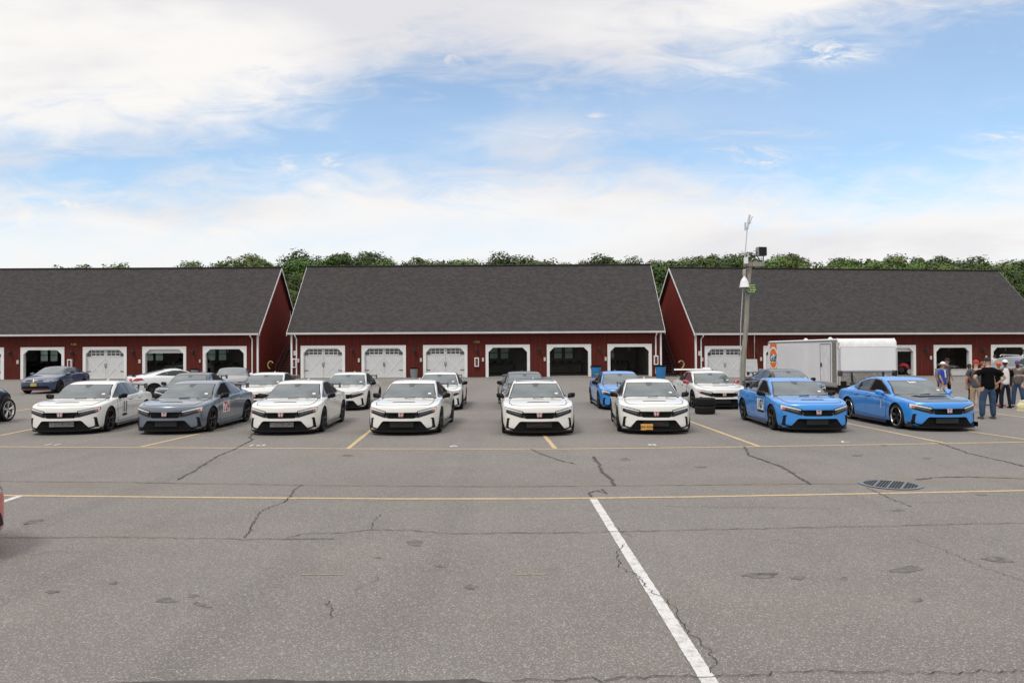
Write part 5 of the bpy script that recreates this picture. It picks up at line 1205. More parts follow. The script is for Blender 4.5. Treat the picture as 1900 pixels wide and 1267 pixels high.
bm = nb(); lathe(bm, [(.52, 0), (.6, .38), (.64, .4), (.62, .42), (.56, .40), (.5, .05), (.0001, .04)], 28); build('tub', bm, mat('turquoise_plastic', (.02, .30, .38), .35), t, True)
bm = nb(); lathe(bm, [(.615, .36), (.65, .37), (.66, .42), (.6, .43)], 28); build('rim', bm, mat('turquoise_rim', (.05, .36, .44), .35), t, True)

# ------------------------------------------------------------------ tyres, bins, odds and ends
c_ = G(1312.5, 769)
for i in range(2):
    t = empty('tyre', (c_.x + (.015 if i else 0), c_.y + .3, .003 + i * .27), i, ['black tyre lying on the ground, lower one of the stack', 'black tyre lying on top of the two tyre stack'][i], 'tyre', 'stacked tyres')
    bm = nb(); r = .335
    pr = [(.20, .03), (.25, .0), (.31, .01), (.33, .04), (.335, .075), (.326, .079), (.326, .087), (.335, .091), (.335, .128), (.326, .131), (.326, .139), (.335, .142), (.335, .18), (.326, .184), (.326, .192), (.335, .196), (.33, .225), (.31, .255), (.25, .262), (.2, .235)]
    lathe(bm, pr + [pr[0]], 48); build('tread', bm, TYRE, t, True)
    bm = nb(); lathe(bm, [(.198, .03), (.19, .13), (.198, .235)], 32); build('inner_bead', bm, MBLK, t, True)
def bin_(px, py, Y, w, h, col, lab, dk=.7, rim=True):
    k = 1 if px < 480 else 2; p = AT(px, py, Y); t = empty('trash_can', (p.x, Y, gz(p.x, Y)), 0, lab, 'bin', 'trash cans along the garage wall')
    bm = nb(); lathe(bm, [(w * .40, 0), (w * .5, h * .93), (w * .48, h * .93), (w * .39, .04), (.0001, .04)], 20); build('bin_body', bm, col, t, True)
    bm = nb(); lathe(bm, [(w * .50, h * .90), (w * .54, h * .91), (w * .54, h), (w * .47, h), (w * .46, h * .9)], 20); build('bin_rim', bm, MBLK, t, True)
    bm = nb()
    for s in (-1, 1): box(bm, (s * w * .53, 0, h * .82), (.04, .12, .05), bev=.008)
    build('bin_handle', bm, MBLK, t); return t
GB = mat('bin_grey', (.20, .22, .24), .6); BB_ = mat('bin_blue', (.02, .17, .40), .45)
bin_(361.5, 695, 59.6, .62, .82, GB, 'grey trash can against the left building between two open bays'); bin_(768, 695, 59.0, .62, .82, GB, 'grey trash can between two white doors of the middle building')
bin_(1106, 700, 57.8, .82, .92, BB_, 'blue trash can between two open bays of the middle building'); bin_(1226, 700, 56.0, .80, 1.0, BB_, 'blue trash can at the right corner of the middle building')
t = empty('cone_base', (0, 0, 0)); bpy.data.objects.remove(t)
p = AT(1424, 690, 57.5)
t = empty('leaning_panels', (AT(1396, 690, 57).x, 57.0, -.15), R(6), 'grey flat panels leaning together right of the wooden pole', 'panels')
bm = nb(); box(bm, (0, .1, .78), (.95, .05, 1.5), Matrix.Rotation(R(-10), 3, 'X'), bev=.01); build('panel', bm, mat('panel_grey', (.45, .46, .47), .5), t)
bm = nb(); box(bm, (.9, .1, .4), (.7, .05, .75), Matrix.Rotation(R(-16), 3, 'X') @ Matrix.Rotation(R(8), 3, 'Y'), bev=.01); build('panel', bm, mat('panel_dull', (.22, .22, .23), .6), t)
bm = nb(); box(bm, (.2, -.2, .12), (1.6, .5, .2), bev=.02); build('plank_stack', bm, mat('old_wood', (.2, .19, .17), .8), t)
p = onwall(3, 1397, 0, -.25); t = empty('flag_pole', (p.x, p.y, p.z), 0, 'thin pale stick standing upright against the red wall beside the pole', 'stick')
bm = nb(); tube(bm, [(0, 0, 0), (.02, 0, 2.9)], .022, 6); build('stick', bm, mat('stick_wood', (.45, .38, .3), .6), t); bm = nb(); tube(bm, [(.02, 0, 2.85), (.025, 0, 3.5)], .03, 6); build('stick_sleeve', bm, TRIM, t)
p = onwall(3, 1300, 0, -.9); t = empty('a_frame_sign', (p.x + .1, p.y, p.z), R(-10), 'small white folding board standing at the corner of the right building', 'board')
for s in (-1, 1): bm = nb(); box(bm, (0, s * .2, .45), (.6, .03, .95), Matrix.Rotation(s * R(22), 3, 'X'), bev=.01); build('board', bm, TRIM, t)
bm = nb(); tube(bm, [(-.3, 0, .86), (.3, 0, .86)], .02, 6); build('hinge', bm, LMET, t)
# pale plastic barrier at the right edge
A = G(1889.5, 764.5); A.x += .30; t = empty('plastic_barrier', (A.x, A.y, 0), 0, 'pale yellow plastic block on the asphalt cut by the right edge', 'barrier')
bm = nb(); prism(bm, [(0, .02), (1.4, .02), (1.4, .38), (.28, .38), (.12, .34), (0, .18)], 0, .5, 'XZ'); bmesh.ops.remove_doubles(bm, verts=bm.verts, dist=.001); bmesh.ops.bevel(bm, geom=[e for e in bm.edges if e.calc_face_angle(0) > .4], offset=.03, segments=2, affect='EDGES'); build('block', bm, mat('cream_yellow_plastic', (.62, .58, .36), .5), t)
bm = nb(); bx(bm, .05, 1.35, .05, .45, 0, .022); build('foot', bm, mat('cream_yellow_plastic', (0, 0, 0)), t)
# motorbikes inside the right building, workbenches inside the open bays
def motorbike(x, y, z, rz, m, lab):
    t = empty('motorcycle', (x, y, z), rz, lab, 'motorcycle', 'motorcycles inside the garage')
    for yy2 in (-.68, .68):
        w = empty('wheel', (0, yy2, .31)); w.parent = t; bm = nb(); lathe(bm, [(.22, -.05), (.29, -.055), (.31, 0), (.29, .055), (.22, .05)], 24, 'X'); build('tyre', bm, TYRE, w, True)
        bm = nb(); lathe(bm, [(.0001, .02), (.05, .02), (.06, .015), (.215, .03), (.225, 0), (.215, -.03), (.0001, -.03)], 24, 'X'); build('rim', bm, RIMS, w, True)
    bm = nb(); tube(bm, [(0, -.68, .31), (0, -.5, .8), (0, -.42, 1.0)], .035, 8); build('fork', bm, LMET, t)
    bm = nb(); tube(bm, [(0, -.6, .55), (0, -.45, .85), (0, -.1, .95), (0, .2, .8)], [.12, .19, .2, .1], 10); build('fairing', bm, m, t, True)
    bm = nb(); tube(bm, [(0, .15, .78), (0, .5, .86), (0, .85, 1.0)], [.11, .12, .05], 8); build('seat', bm, BLK, t, True)
    bm = nb(); box(bm, (0, 0, .5), (.3, .5, .38), bev=.06); build('engine', bm, STEEL, t); bm = nb(); tube(bm, [(-.33, -.35, 1.0), (0, -.42, 1.02), (.33, -.35, 1.0)], .015, 6); build('handlebar', bm, BLK, t); return t
p = AT(1672, 690, 64.5); motorbike(p.x, 64.5, -.18, R(60), m_paint('bike_red', (.45, .01, .015)), 'red motorcycle inside the open bay right of the trailer')
p = AT(1688, 690, 66.5); motorbike(p.x, 66.5, -.18, R(40), m_paint('bike_blue', (.03, .06, .2)), 'dark blue motorcycle behind the red one inside the bay')
def bench(px, Y, w, lab, z=0):
    p = AT(px, 690, Y); t = empty('workbench', (p.x, Y, z + .02), 0, lab, 'workbench', 'workbenches inside the open bays')
    bm = nb(); box(bm, (0, 0, .9), (w, .7, .06)); build('bench_top', bm, mat('bench_wood', (.16, .12, .09), .7), t)
    for sx in (-1, 1):
        for sy in (-1, 1): bm = nb(); box(bm, (sx * (w / 2 - .08), sy * .28, .44), (.07, .07, .86)); build('leg', bm, STEEL, t)
    rn = random.Random(int(px)); n = 4
    for i in range(n): bm = nb(); box(bm, (-w / 2 + w * (i + .5) / n, rn.uniform(-.1, .1), .93 + .12), (rn.uniform(.2, .35), .25, rn.uniform(.15, .24)), bev=.01); build('toolbox', bm, mat('toolbox_dark', (.06, .06, .08), .5), t)
for px, Y, w, z, lab in ((925, 69, 3.0, 0, 'dark workbench under the windows of the first open bay of the middle building'), (1050, 69.4, 3.2, 0, 'dark workbench inside the second open bay of the middle building'), (1150, 69.4, 1.8, 0, 'short dark workbench inside the third open bay of the middle building'), (100, 69.4, 2.4, 0, 'dark workbench inside the bay behind the dark blue sedan'), (290, 69.6, 2.4, 0, 'dark workbench under the windows of the third bay of the left building'), (412, 69.6, 3.0, 0, 'dark workbench in the last bay of the left building')): bench(px, Y, w, lab, z)
p = AT(1797, 690, 61.2); t = empty('storage_chest', (p.x - .6, 62.6, -.18), 0, 'low white chest standing inside the bay behind the people', 'chest')
bm = nb(); box(bm, (0, 0, .28), (2.4, .6, .5), bev=.02); build('chest_body', bm, mat('chest_white', (.5, .5, .48), .5), t); bm = nb(); box(bm, (0, 0, .55), (2.44, .64, .05), bev=.01); build('chest_lid', bm, mat('chest_lid', (.35, .33, .3), .5), t)

# ------------------------------------------------------------------ trees
def crown_mesh(name, seed, w, h, n, mt, lobes=11, conic=False):
    rn = random.Random(seed); bm = nb(); L_ = []
    for i in range(lobes):
        a = rn.uniform(0, 6.28); zz = rn.uniform(.12, .97); rr = w * (1 - (zz - .45) ** 2 * 1.9) * rn.uniform(.3, .85)
        if conic: rr = w * (1 - zz) * rn.uniform(.3, .9)
        L_.append((Vector((rr * math.cos(a), rr * math.sin(a), zz * h)), w * rn.uniform(.26, .46) * ((1.15 - zz) if conic else (1.1 - .45 * zz))))
    tot = sum(l[1] ** 2 for l in L_)
    for c, r in L_:
        m = int(n * r * r / tot)
        for k in range(m):
            d = Vector((rn.gauss(0, 1), rn.gauss(0, 1), rn.gauss(0, 1))).normalized(); rad = r * rn.uniform(.6, 1.08) * (1 + .2 * math.sin(5 * d.x + seed) * math.cos(4 * d.z))
            p = c + Vector((d.x, d.y, d.z * .85)) * rad; s = rn.uniform(.075, .17)
            nrm = (d + Vector((rn.gauss(0, .5), rn.gauss(0, .5), rn.gauss(.3, .4)))).normalized(); t1 = nrm.orthogonal().normalized(); t1.rotate(Matrix.Rotation(rn.uniform(0, 6), 3, nrm)); t2 = nrm.cross(t1)
            v = [bm.verts.new(p + t1 * s * a + t2 * s * b) for a, b in ((1, 0), (.2, .6), (-1, .1), (-.1, -.6))]; bm.faces.new(v)
    me = bpy.data.meshes.new(name); bm.to_mesh(me); bm.free(); me.materials.append(mt); return me
LG = m_leaf('leaves_mid_green', (.045, .08, .016), (.092, .142, .03)); LD = m_leaf('leaves_dark_green', (.03, .054, .013), (.06, .095, .022)); LP = m_leaf('leaves_pale_green', (.075, .12, .026), (.12, .18, .04))
BARK = mat('bark', (.09, .07, .055), .9, var=.3, scale=4)
CR = [crown_mesh('crown', 1, 4.2, 9.5, 12150, LG, 15), crown_mesh('crown', 2, 4.6, 8.8, 12150, LD, 16), crown_mesh('crown', 3, 3.4, 10.5, 9720, LG, 14), crown_mesh('crown', 5, 3.6, 9.8, 8370, LP, 13), crown_mesh('crown', 8, 3.2, 9.5, 8100, LD, 18, True), crown_mesh('crown', 12, 4.0, 9.0, 5670, LG, 11)]
def trunk_mesh(seed):
    rn = random.Random(seed); bm = nb(); tube(bm, [(0, 0, 0), (.1, 0, 2.5), (0, .1, 5.5), (.1, 0, 9.5)], [.26, .21, .16, .06], 8)
    for i in range(6):
        a = rn.uniform(0, 6.28); z = 3.2 + i * .9; tube(bm, [(0, 0, z), (1.2 * math.cos(a), 1.2 * math.sin(a), z + 1.1), (2.3 * math.cos(a), 2.3 * math.sin(a), z + 1.9)], [.1, .07, .03], 6)
    me = bpy.data.meshes.new('trunk'); bm.to_mesh(me); bm.free(); me.materials.append(BARK); return me
TK = [trunk_mesh(s) for s in (1, 2, 3)]
KIND = ['mid green broadleaf tree', 'dark green broadleaf tree', 'tall green tree', 'pale green tree', 'dark pointed tree', 'thin crowned green tree']
rn = random.Random(21)
TOPS = [(120, 491, 5), (147, 490, 5), (168, 491, 5), (205, 489, 5), (232, 487, 5), (372, 486, 3), (392, 484, 5), (412, 482, 5), (440, 476, 5), (460, 473, 3), (482, 474, 3), (505, 486, 3), (525, 476, 0), (548, 473, 2), (573, 466, 1), (598, 471, 0), (622, 465, 2), (650, 464, 1), (672, 471, 1), (695, 479, 4), (718, 474, 0), (742, 480, 3), (768, 473, 0), (795, 473, 2), (822, 478, 4), (850, 486, 5), (893, 481, 3), (930, 477, 1), (958, 467, 1), (985, 473, 0), (1012, 482, 4), (1040, 484, 3), (1068, 482, 0), (1095, 478, 3), (1122, 474, 1), (1147, 474, 2), (1172, 479, 0), (1200, 476, 1), (1228, 480, 3), (1252, 476, 3), (1278, 481, 0), (1300, 470, 2), (1328, 471, 1), (1356, 470, 1), (1382, 474, 0), (1410, 476, 4), (1432, 474, 3), (1452, 467, 2), (1478, 478, 3), (1505, 481, 0), (1530, 478, 1), (1556, 480, 2), (1582, 476, 1), (1610, 474, 4), (1634, 473, 3), (1665, 488, 3), (1700, 483, 0), (1726, 474, 2), (1750, 471, 1), (1778, 478, 1), (1806, 483, 0), (1834, 487, 3), (1860, 486, 0), (1890, 484, 2), (1925, 480, 1)]
places = []
first_of = {}
HC = [9.8, 9.2, 10.7, 10.0, 9.6, 9.2]
for i, (px, py, k) in enumerate(TOPS): places.append((px, py, k, rn.uniform(100, 116), 'its top shows over the roofs'))
for i in range(66):
    px = 508 + i * 21.7; places.append((px + rn.uniform(-6, 6), 487 + rn.uniform(-5, 5), rn.choice([0, 1, 2, 1, 0, 3]), rn.uniform(99, 103), ''))
for i in range(44):
    px = 500 + i * 33; places.append((px + rn.uniform(-9, 9), 503 + rn.uniform(-8, 8), rn.choice([0, 1, 2, 1, 3]), rn.uniform(92, 98), ''))
for px, py, k in ((520, 528, 0), (545, 535, 1), (560, 550, 2), (1190, 545, 2), (1212, 520, 1), (1228, 560, 3), (1215, 600, 0), (1875, 515, 0), (1905, 540, 1), (535, 580, 1), (1235, 590, 1)): places.append((px, py, k, rn.uniform(84, 88), ''))
TL = []
for i, (px, py, k, Y, _) in enumerate(places):
    p = AT(px, py, Y); b0 = 2.6; H_ = p.z; s = H_ / (b0 + HC[k]); 
    if H_ < 3: continue
    t = empty('broadleaf_tree' if k != 4 else 'pointed_tree', (p.x, Y, -.1), rn.uniform(0, 6.28), None, 'tree', 'trees behind the garages')
    sxy = s * rn.uniform(1.05, 1.35); t.scale = (sxy, sxy, s); TL.append((px, k, bool(_), t))
    c = link('crown', CR[k], t, (0, 0, b0)); link('trunk', TK[i % 3], t)
REG = [(-1, 300, 'over the left roof, far left'), (300, 512, 'over the left roof near its gable'), (512, 700, 'at the left end of the middle roof'), (700, 880, 'over the middle roof'), (880, 1050, 'over the right half of the middle roof'),
       (1050, 1205, 'at the right end of the middle roof'), (1205, 1300, 'in or beside the right gap'), (1300, 1460, 'around the wooden pole'), (1460, 1640, 'above the trailer'), (1640, 1800, 'over the far part of the right roof'), (1800, 3000, 'past the right roof end')]
ORD = ['first', 'second', 'third', 'fourth', 'fifth', 'sixth', 'seventh', 'eighth']
REG = [(a, b, n.replace(' or the gap', '')) for a, b, n in REG]
for lo, hi, rname in REG:
    for back in (True, False):
        sel = [x for x in TL if lo <= x[0] < hi and x[2] == back]
        for kk in range(6):
            s2 = sorted([x for x in sel if x[1] == kk], key=lambda x: x[0])
            for j, x in enumerate(s2):
                x[3]['label'] = ((ORD[j] + ' ') if len(s2) > 1 else '') + KIND[kk] + (' ' if back else ' low ') + rname
# ------------------------------------------------------------------ people
def skinned(name, verts, edges, m, parent, sub=1, extra=None, smooth=True):
    """verts: (x, y, z, rx, ry)"""
    me = bpy.data.meshes.new(name); me.from_pydata([v[:3] for v in verts], edges, []); o = bpy.data.objects.new(name, me); COL.objects.link(o)
    md = o.modifiers.new('k', 'SKIN'); md.use_smooth_shade = True; md.branch_smoothing = .6
    if not me.skin_vertices:
        bm = bmesh.new(); bm.from_mesh(me); bm.verts.layers.skin.verify(); bm.to_mesh(me); bm.free()
    for i, v in enumerate(verts):
        sv = me.skin_vertices[0].data[i]; sv.radius = (v[3], v[4] if len(v) > 4 else v[3]); sv.use_root = (i == 0)
    if sub: ss = o.modifiers.new('s', 'SUBSURF'); ss.levels = ss.render_levels = sub
    dg = bpy.context.evaluated_depsgraph_get(); dg.update(); new = bpy.data.meshes.new_from_object(o.evaluated_get(dg)); bpy.data.objects.remove(o); bpy.data.meshes.remove(me)
    if extra:
        bm = bmesh.new(); bm.from_mesh(new); extra(bm)
        for f in bm.faces: f.smooth = True
        bm.to_mesh(new); bm.free()
    new.materials.clear(); new.materials.append(m); return link(name, new, parent)
def lerp3(a, b, t): return tuple(a[i] + (b[i] - a[i]) * t for i in range(3))
def person(loc, rz, label, H=1.75, girth=1.0, skin='tan', top=None, top_m=None, sleeve='short', pants='long', pants_m=None, shoe_m=None, cap_m=None, cap_back=False, hair_m=None, arms='relaxed', legs='stand', head=(0, 0), beard=False, extra=None, group='people standing at the right', vest=None):
    t = empty('person', loc, rz, label, 'person', group); S = H / 1.78; g = girth
    SK = {'tan': mat('skin_tan', (.36, .19, .12), .55, var=.06), 'pale': mat('skin_pale', (.50, .30, .22), .55, var=.06), 'brown': mat('skin_brown', (.16, .08, .05), .55, var=.06)}[skin]
    def V(p, r, r2=None): return (p[0] * S, p[1] * S, p[2] * S, r * S, (r2 or r) * S)
    sh = .185 * (1 + (g - 1) * .5)
    A = {'relaxed': [((.25, .02, 1.17), (.27, -.06, .93))] * 2, 'hips': [((.37, .11, 1.20), (.22, -.01, 1.03))] * 2, 'phone': [((.25, .0, 1.19), (.09, -.27, 1.22)), ((.25, .02, 1.19), (.11, -.26, 1.20))],
         'swing': [((.24, .10, 1.18), (.27, .05, .95)), ((.24, -.06, 1.18), (.24, -.17, .96))], 'folded': [((.25, -.02, 1.2), (-.02, -.22, 1.22)), ((.25, -.02, 1.2), (-.02, -.22, 1.18))], 'sit': [((.24, -.05, 1.18), (.12, -.25, 1.1))] * 2}[arms]
    L_ = {'stand': [((.115, -.02, .49), (.135, .02, .09))] * 2, 'stance': [((.15, -.02, .49), (.19, .03, .09)), ((.13, -.01, .49), (.15, -.02, .09))], 'walk': [((.10, -.12, .50), (.11, -.14, .09)), ((.10, .04, .49), (.11, .20, .11))]}[legs]
    hx, hy = head
    HC_ = (hx * .5, -.015 + hy, 1.655)
    # body: pelvis root, torso, neck, head, arms, legs
    vs = [V((0, 0, .95), .13 * g, .10 * g), V((0, 0, 1.10), .125 * g, .095 * g), V((0, 0, 1.30), .14 * g, .10 * g), V((0, .01, 1.43), .10 * g, .07), V((0, .0, 1.53), .052), V((0, -.01, 1.60), .06, .068), V((HC_[0], HC_[1], 1.665), .073, .092), V((HC_[0], HC_[1] + .005, 1.735), .06, .075)]
    es = [(0, 1), (1, 2), (2, 3), (3, 4), (4, 5), (5, 6), (6, 7)]; hands = []
    for i, s in enumerate((1, -1)):
        e, w = A[i]; e = (s * e[0] * (1 + (g - 1) * .6), e[1], e[2]); w = (s * w[0] * (1 + (g - 1) * .6), w[1], w[2]); b = len(vs)
        vs += [V((s * sh, .01, 1.425), .058 * g), V(lerp3((s * sh, .01, 1.425), e, .5), .048 * g), V(e, .041), V(lerp3(e, w, .35), .040), V(w, .026)]
        d = (Vector(w) - Vector(e)).normalized(); pm = Vector(w) + d * .075; vs.append(V(tuple(pm), .034, .018)); es += [(3, b), (b, b + 1), (b + 1, b + 2), (b + 2, b + 3), (b + 3, b + 4), (b + 4, b + 5)]
        hands.append((Vector(w), d, s))
    for i, s in enumerate((1, -1)):
        k, a = L_[i]; k = (s * k[0], k[1], k[2]); a = (s * a[0], a[1], a[2]); b = len(vs)
        vs += [V((s * .095 * g, 0, .88), .085 * g), V(lerp3((s * .095, 0, .88), k, .5), .075 * g), V(k, .053), V(lerp3(k, a, .35), .052), V(a, .034), V((a[0] + s * .01, a[1] - .12, .045), .03)]
        es += [(0, b), (b, b + 1), (b + 1, b + 2), (b + 2, b + 3), (b + 3, b + 4), (b + 4, b + 5)]
    def ext(bm):
        c = Vector(HC_) * S
        for s in (-1, 1): bmesh.ops.create_uvsphere(bm, u_segments=8, v_segments=6, radius=1, matrix=Matrix.Translation(c + Vector((s * .078, .01, 0)) * S) @ Matrix.Diagonal((.012 * S, .022 * S, .034 * S, 1)))
        tube(bm, [c + Vector((0, -.085, .03)) * S, c + Vector((0, -.112, -.02)) * S, c + Vector((0, -.09, -.03)) * S], [.008 * S, .016 * S, .012 * S], 6)
        for w, d, s in hands:
            side = d.cross(Vector((0, 1, 0) if abs(d.y) < .8 else (1, 0, 0))).normalized(); n = d.cross(side).normalized(); inn = Vector((-s, 0, 0)) if abs(d.x) < .7 else Vector((0, -1, 0))
            for q, (off, ln) in enumerate(((-.028, .062), (-.010, .075), (.009, .07), (.027, .055))):
                p0 = w + d * .09 + side * off; p1 = p0 + d * ln * .55 + inn * .008; p2 = p1 + d * ln * .4 + inn * .026
                tube(bm, [p0 * S, p1 * S, p2 * S], [.0095 * S, .0085 * S, .007 * S], 6)
            p0 = w + d * .03 + side * -.028; tube(bm, [p0 * S, (p0 + d * .035 + side * -.025 + inn * .01) * S, (p0 + d * .065 + side * -.03 + inn * .02) * S], [.012 * S, .010 * S, .008 * S], 6)
    skinned('body', vs, es, SK, t, 1, ext)
    # face marks
    c = Vector(HC_) * S
    for s in (-1, 1):
        bm = nb(); bmesh.ops.create_uvsphere(bm, u_segments=8, v_segments=6, radius=.011 * S, matrix=Matrix.Translation(c + Vector((s * .031, -.079, .018)) * S)); build('eye', bm, mat('eye_dark', (.02, .015, .012), .3), t, True)
    bm = nb(); box(bm, c + Vector((0, -.083, -.058)) * S, (.042 * S, .012 * S, .009 * S), bev=.002); build('mouth', bm, mat('lip', (.28, .10, .08), .6), t, True)
    # shirt
    def cl(parts, name, m, sub=1):
        skinned(name, parts[0], parts[1], m, t, sub)
    o = .016
    sv = [V((0, 0, .84), .150 * g, .118 * g), V((0, 0, .92), .158 * g, .125 * g), V((0, -.005 * g, 1.08), (.15 + o) * g, .122 * g), V((0, 0, 1.30), (.155 + o) * g, .118 * g), V((0, .01, 1.43), .115 * g, .09), V((0, .008, 1.50), .068, .062)]
    se = [(0, 1), (1, 2), (2, 3), (3, 4), (4, 5)]
    sl = {'short': 1, 'long': 3, 'none': 0}[sleeve if not vest else 'none']
    arm_sets = []
    for i, s in enumerate((1, -1)):
        e, w = A[i]; e = (s * e[0] * (1 + (g - 1) * .6), e[1], e[2]); w = (s * w[0] * (1 + (g - 1) * .6), w[1], w[2]); S0 = (s * sh, .01, 1.43)
        av = [V(S0, .075 * g), V(lerp3(S0, e, .45), .066 * g), V(lerp3(S0, e, .78), .064 * g), V(e, .052), V(lerp3(e, w, .5), .046), V(lerp3(e, w, .95), .036)]
        if sl == 1: av = av[:3]
        if sl:
            b = len(sv); sv += av; se += [(4, b)] + [(b + j, b + j + 1) for j in range(len(av) - 1)]
        arm_sets.append(av)
    cl((sv, se), 'shirt', top_m)
    if vest:
        for av in arm_sets: cl((av, [(j, j + 1) for j in range(len(av) - 1)]), 'sleeve', vest)
    pv = [V((0, 0, .94), .13 * g, .10 * g), V((0, 0, 1.02), .12 * g, .095 * g)]; pe = [(0, 1)]
    for i, s in enumerate((1, -1)):
        k, a = L_[i]; k = (s * k[0], k[1], k[2]); a = (s * a[0], a[1], a[2]); b = len(pv)
        pts = [V((s * .088 * g, 0, .82), .088 * g), V(lerp3((s * .09 * g, 0, .82), k, .5), .084 * g), V(k, .072 * g), V(lerp3(k, a, .5), .066 * g), V(lerp3(k, a, 1.06), .056 * g)]
        if pants == 'short': pts = pts[:2] + [V(lerp3((s * .095 * g, 0, .86), k, .95), .088)]
        pv += pts; pe += [(0, b)] + [(b + j, b + j + 1) for j in range(len(pts) - 1)]
    cl((pv, pe), 'trousers' if pants == 'long' else 'shorts', pants_m)
    for i, s in enumerate((1, -1)):
        k, a = L_[i]; ax_, ay = s * a[0], a[1]; lift = max(0, a[2] - .09)
        bm = nb(); rs = []
        for yy3, w3, h3 in ((.07, .025, .06), (.06, .036, .085), (0, .042, .10), (-.07, .045, .075), (-.15, .048, .055), (-.20, .035, .04), (-.215, .015, .025)):
            rs.append([((ax_ + s * .01 + w3 * math.cos(q)) * S, (ay + yy3) * S, (lift + .002 + h3 * max(0, math.sin(q)) ) * S) for q in (math.pi * 2 * j / 12 for j in range(12))])
        rings(bm, rs); build('shoe', bm, shoe_m, t, True)
    if hair_m:
        bm = nb(); bmesh.ops.create_uvsphere(bm, u_segments=16, v_segments=10, radius=1, matrix=Matrix.Translation(c + Vector((0, .012, .022)) * S) @ Matrix.Diagonal((.083 * S, .098 * S, .098 * S, 1)))
        bmesh.ops.bisect_plane(bm, geom=list(bm.verts) + list(bm.edges) + list(bm.faces), plane_co=c + Vector((0, -.02, .02)) * S, plane_no=(0, -.75, -.5 if cap_m is None else -.3), clear_outer=True); build('hair', bm, hair_m, t, True)
    if beard:
        bm = nb(); bmesh.ops.create_uvsphere(bm, u_segments=12, v_segments=8, radius=1, matrix=Matrix.Translation(c + Vector((0, -.05, -.085)) * S) @ Matrix.Diagonal((.065 * S, .055 * S, .075 * S, 1))); build('beard', bm, mat('beard_brown', (.05, .025, .015), .9), t, True)
    if cap_m:
        bm = nb(); cc = c + Vector((0, .005, .045)) * S
        bmesh.ops.create_uvsphere(bm, u_segments=18, v_segments=12, radius=1, matrix=Matrix.Translation(cc) @ Matrix.Diagonal((.092 * S, .107 * S, .092 * S, 1)))
        bmesh.ops.bisect_plane(bm, geom=list(bm.verts) + list(bm.edges) + list(bm.faces), plane_co=cc + Vector((0, 0, -.012)), plane_no=(0, 0, -1), clear_outer=True)
        sg_ = 1 if cap_back else -1
        q = [(.085 * math.cos(a) * S, (sg_ * (.09 + .085 * math.sin(a))) * S) for a in (math.pi * j / 10 for j in range(11))]
        prism(bm, [(cc.x + x, cc.y + y) for x, y in q], cc.z - .012 - .006, cc.z - .004, 'XY'); build('cap', bm, cap_m, t, True)
    return t
def shirt_print(t, rects, m, nm='shirt_print'):
    b = [c for c in t.children if c.name.startswith('shirt')][0]; bv = BVHTree.FromPolygons([v.co.copy() for v in b.data.vertices], [tuple(p.vertices) for p in b.data.polygons])
    for poly, ax in rects: patch(nm, poly, ax, bv, m, b, off=.006, thick=0, step=.04)
BLKF = mat('black_fabric', (.005, .005, .006), .9, spec=.1, var=.15, scale=12); NAVYF = mat('navy_fabric', (.015, .018, .03), .9, spec=.1); JEAN = mat('blue_jeans', (.045, .075, .13), .9, spec=.1, var=.3, scale=5); KHA = mat('khaki_cloth', (.40, .29, .19), .9, spec=.1, var=.15, scale=7)
GRYF = mat('grey_fabric', (.13, .125, .12), .95, spec=.1, var=.12, scale=8); GRN = mat('slate_fabric', (.085, .095, .10), .95, spec=.1, var=.15, scale=8); WHF = mat('white_fabric', (.66, .66, .67), .9, var=.06, scale=8); BLUF = mat('royal_blue_fabric', (.02, .06, .36), .85, var=.12, scale=8)
DKH = mat('dark_hair', (.012, .01, .008), .8); REDC = mat('red_cap', (.50, .02, .03), .8); ORC = mat('orange_red_cap', (.70, .09, .03), .8); WHC = mat('white_cap', (.75, .75, .76), .8); PUR = mat('purple_cap', (.10, .04, .25), .8); BKC = mat('black_cap', (.012, .012, .014), .8)
SH1 = mat('dark_shoe', (.05, .045, .04), .7); SH2 = mat('beige_shoe', (.30, .25, .19), .8); SH3 = mat('red_shoe', (.20, .02, .02), .7); WHSH = mat('light_pattern_cloth', (.50, .48, .50), .9, var=.45, scale=14); MARF = mat('maroon_fabric', (.14, .015, .02), .9, spec=.1)
GR1 = 'people gathered at the right'
p = G(1834, 777); person(p, R(180 - 4), 'person in black tee and blue jeans seen from behind, hands on hips', 1.85, 1.3, 'pale', top_m=BLKF, pants_m=JEAN, shoe_m=SH1, cap_m=BKC, arms='hips', legs='stance', group=GR1)
p = G(1812, 767.5); a_ = person(p, R(140), 'person in red cap, grey tee and khaki trousers standing by the black tee man', 1.75, 1.12, 'pale', top_m=GRN, pants_m=KHA, shoe_m=SH2, cap_m=REDC, arms='relaxed', group=GR1)
p = G(1866, 757); person(p, R(170), 'person with white cap, white vest top and black sleeves seen from behind', 1.72, .98, 'brown', top_m=WHF, vest=BLKF, pants_m=NAVYF, shoe_m=BLKF, cap_m=WHC, cap_back=True, hair_m=DKH, arms='phone', legs='stand', group=GR1)
p = G(1889, 755); person(p, R(-38), 'bearded person in purple cap and grey tee looking at a phone', 1.68, 1.22, 'pale', top_m=GRYF, pants_m=JEAN, shoe_m=BLKF, cap_m=PUR, arms='phone', legs='stance', beard=True, group=GR1)
p = G(1853, 753); person(p, R(20), 'person in orange red cap mostly hidden behind the black tee man, red shoes', 1.62, .95, 'tan', top_m=BLKF, pants_m=BLKF, shoe_m=SH3, cap_m=ORC, arms='relaxed', group=GR1)
p = G(1824, 752); person(p, R(70), 'person facing right in dark shirt between the red cap and black cap men', 1.65, 1.0, 'pale', top_m=GRYF, pants_m=NAVYF, shoe_m=SH1, arms='relaxed', hair_m=mat('auburn_hair', (.20, .07, .04), .8), group=GR1)
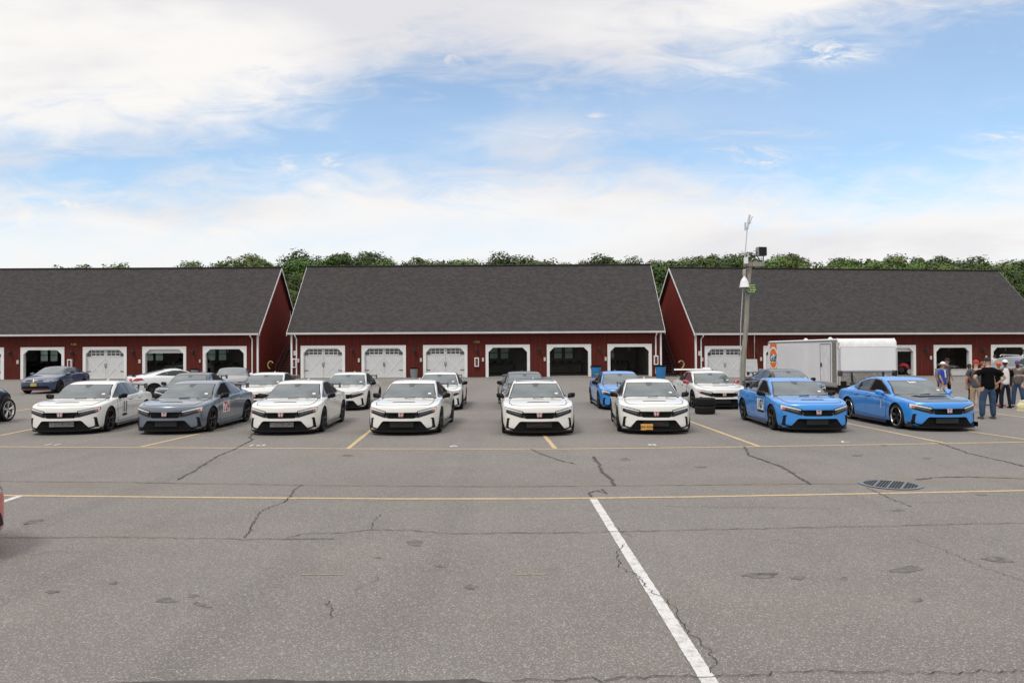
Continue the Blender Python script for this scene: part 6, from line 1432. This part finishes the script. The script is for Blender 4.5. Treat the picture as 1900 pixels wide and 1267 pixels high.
p = G(1799.5, 750); person(p, R(60), 'person in dark maroon shirt half hidden behind the red cap man', 1.55, .9, 'brown', top_m=MARF, pants_m=NAVYF, shoe_m=SH1, hair_m=DKH, arms='relaxed', group=GR1)
GR2 = 'people walking behind the rightmost blue car'
p = G(1750, 753.5); b_ = person(p, R(24), 'person in blue tee with white print and backward white cap walking', 1.64, 1.0, 'tan', top_m=BLUF, pants='short', pants_m=WHSH, shoe_m=SH2, cap_m=WHC, cap_back=True, hair_m=DKH, arms='swing', legs='walk', group=GR2)
shirt_print(b_, [([(-.015, 1.36), (.075, 1.36), (.085, 1.06), (-.015, 1.06)], 'F')], mat('print_white', (.62, .64, .72), .8, var=.3, scale=30))
p = G(1748.5, 747.5); person(p, R(18), 'person in grey long sleeves walking close behind the blue tee', 1.62, 1.3, 'brown', top_m=mat('dull_grey_fabric', (.17, .155, .16), .95), sleeve='long', pants_m=BLKF, shoe_m=SH1, hair_m=DKH, arms='relaxed', legs='walk', group=GR2)
p = G(1758, 741); person(p, R(30), 'person with black cap and dark tee, farthest back of the walking group', 1.72, 1.0, 'tan', top_m=mat('charcoal_fabric', (.05, .05, .06), .95), pants_m=BLKF, shoe_m=SH1, cap_m=BKC, arms='relaxed', group=GR2)
GR3 = 'people inside the rightmost bay'
for px, rz_, lab, m_, sk, hm in ((1845, 160, 'person in white tee inside the rightmost bay, leftmost there', WHF, 'tan', DKH), (1852.5, 30, 'person in black inside the rightmost bay beside the white tee', BLKF, 'tan', None), (1866, 80, 'person in maroon inside the rightmost bay', MARF, 'tan', DKH),
                         (1874.5, -60, 'person in blue grey shirt with light hair inside the rightmost bay', mat('bluegrey_fabric', (.06, .07, .14), .9), 'pale', mat('fair_hair', (.35, .22, .10), .8)), (1893, 70, 'person in white and green sleeves inside the rightmost bay', WHF, 'pale', mat('auburn_hair', (0, 0, 0)))):
    p = AT(px, 690, 60.6); person((p.x, 60.6 + (px % 3) * .3, -.19), R(rz_), lab, 1.74, 1, sk, top_m=m_, vest=mat('green_fabric', (.02, .20, .14), .9) if px == 1893 else None, pants_m=NAVYF, shoe_m=SH1, hair_m=hm, cap_m=None if hm else BKC, arms='folded' if px == 1866 else 'relaxed', group=GR3)
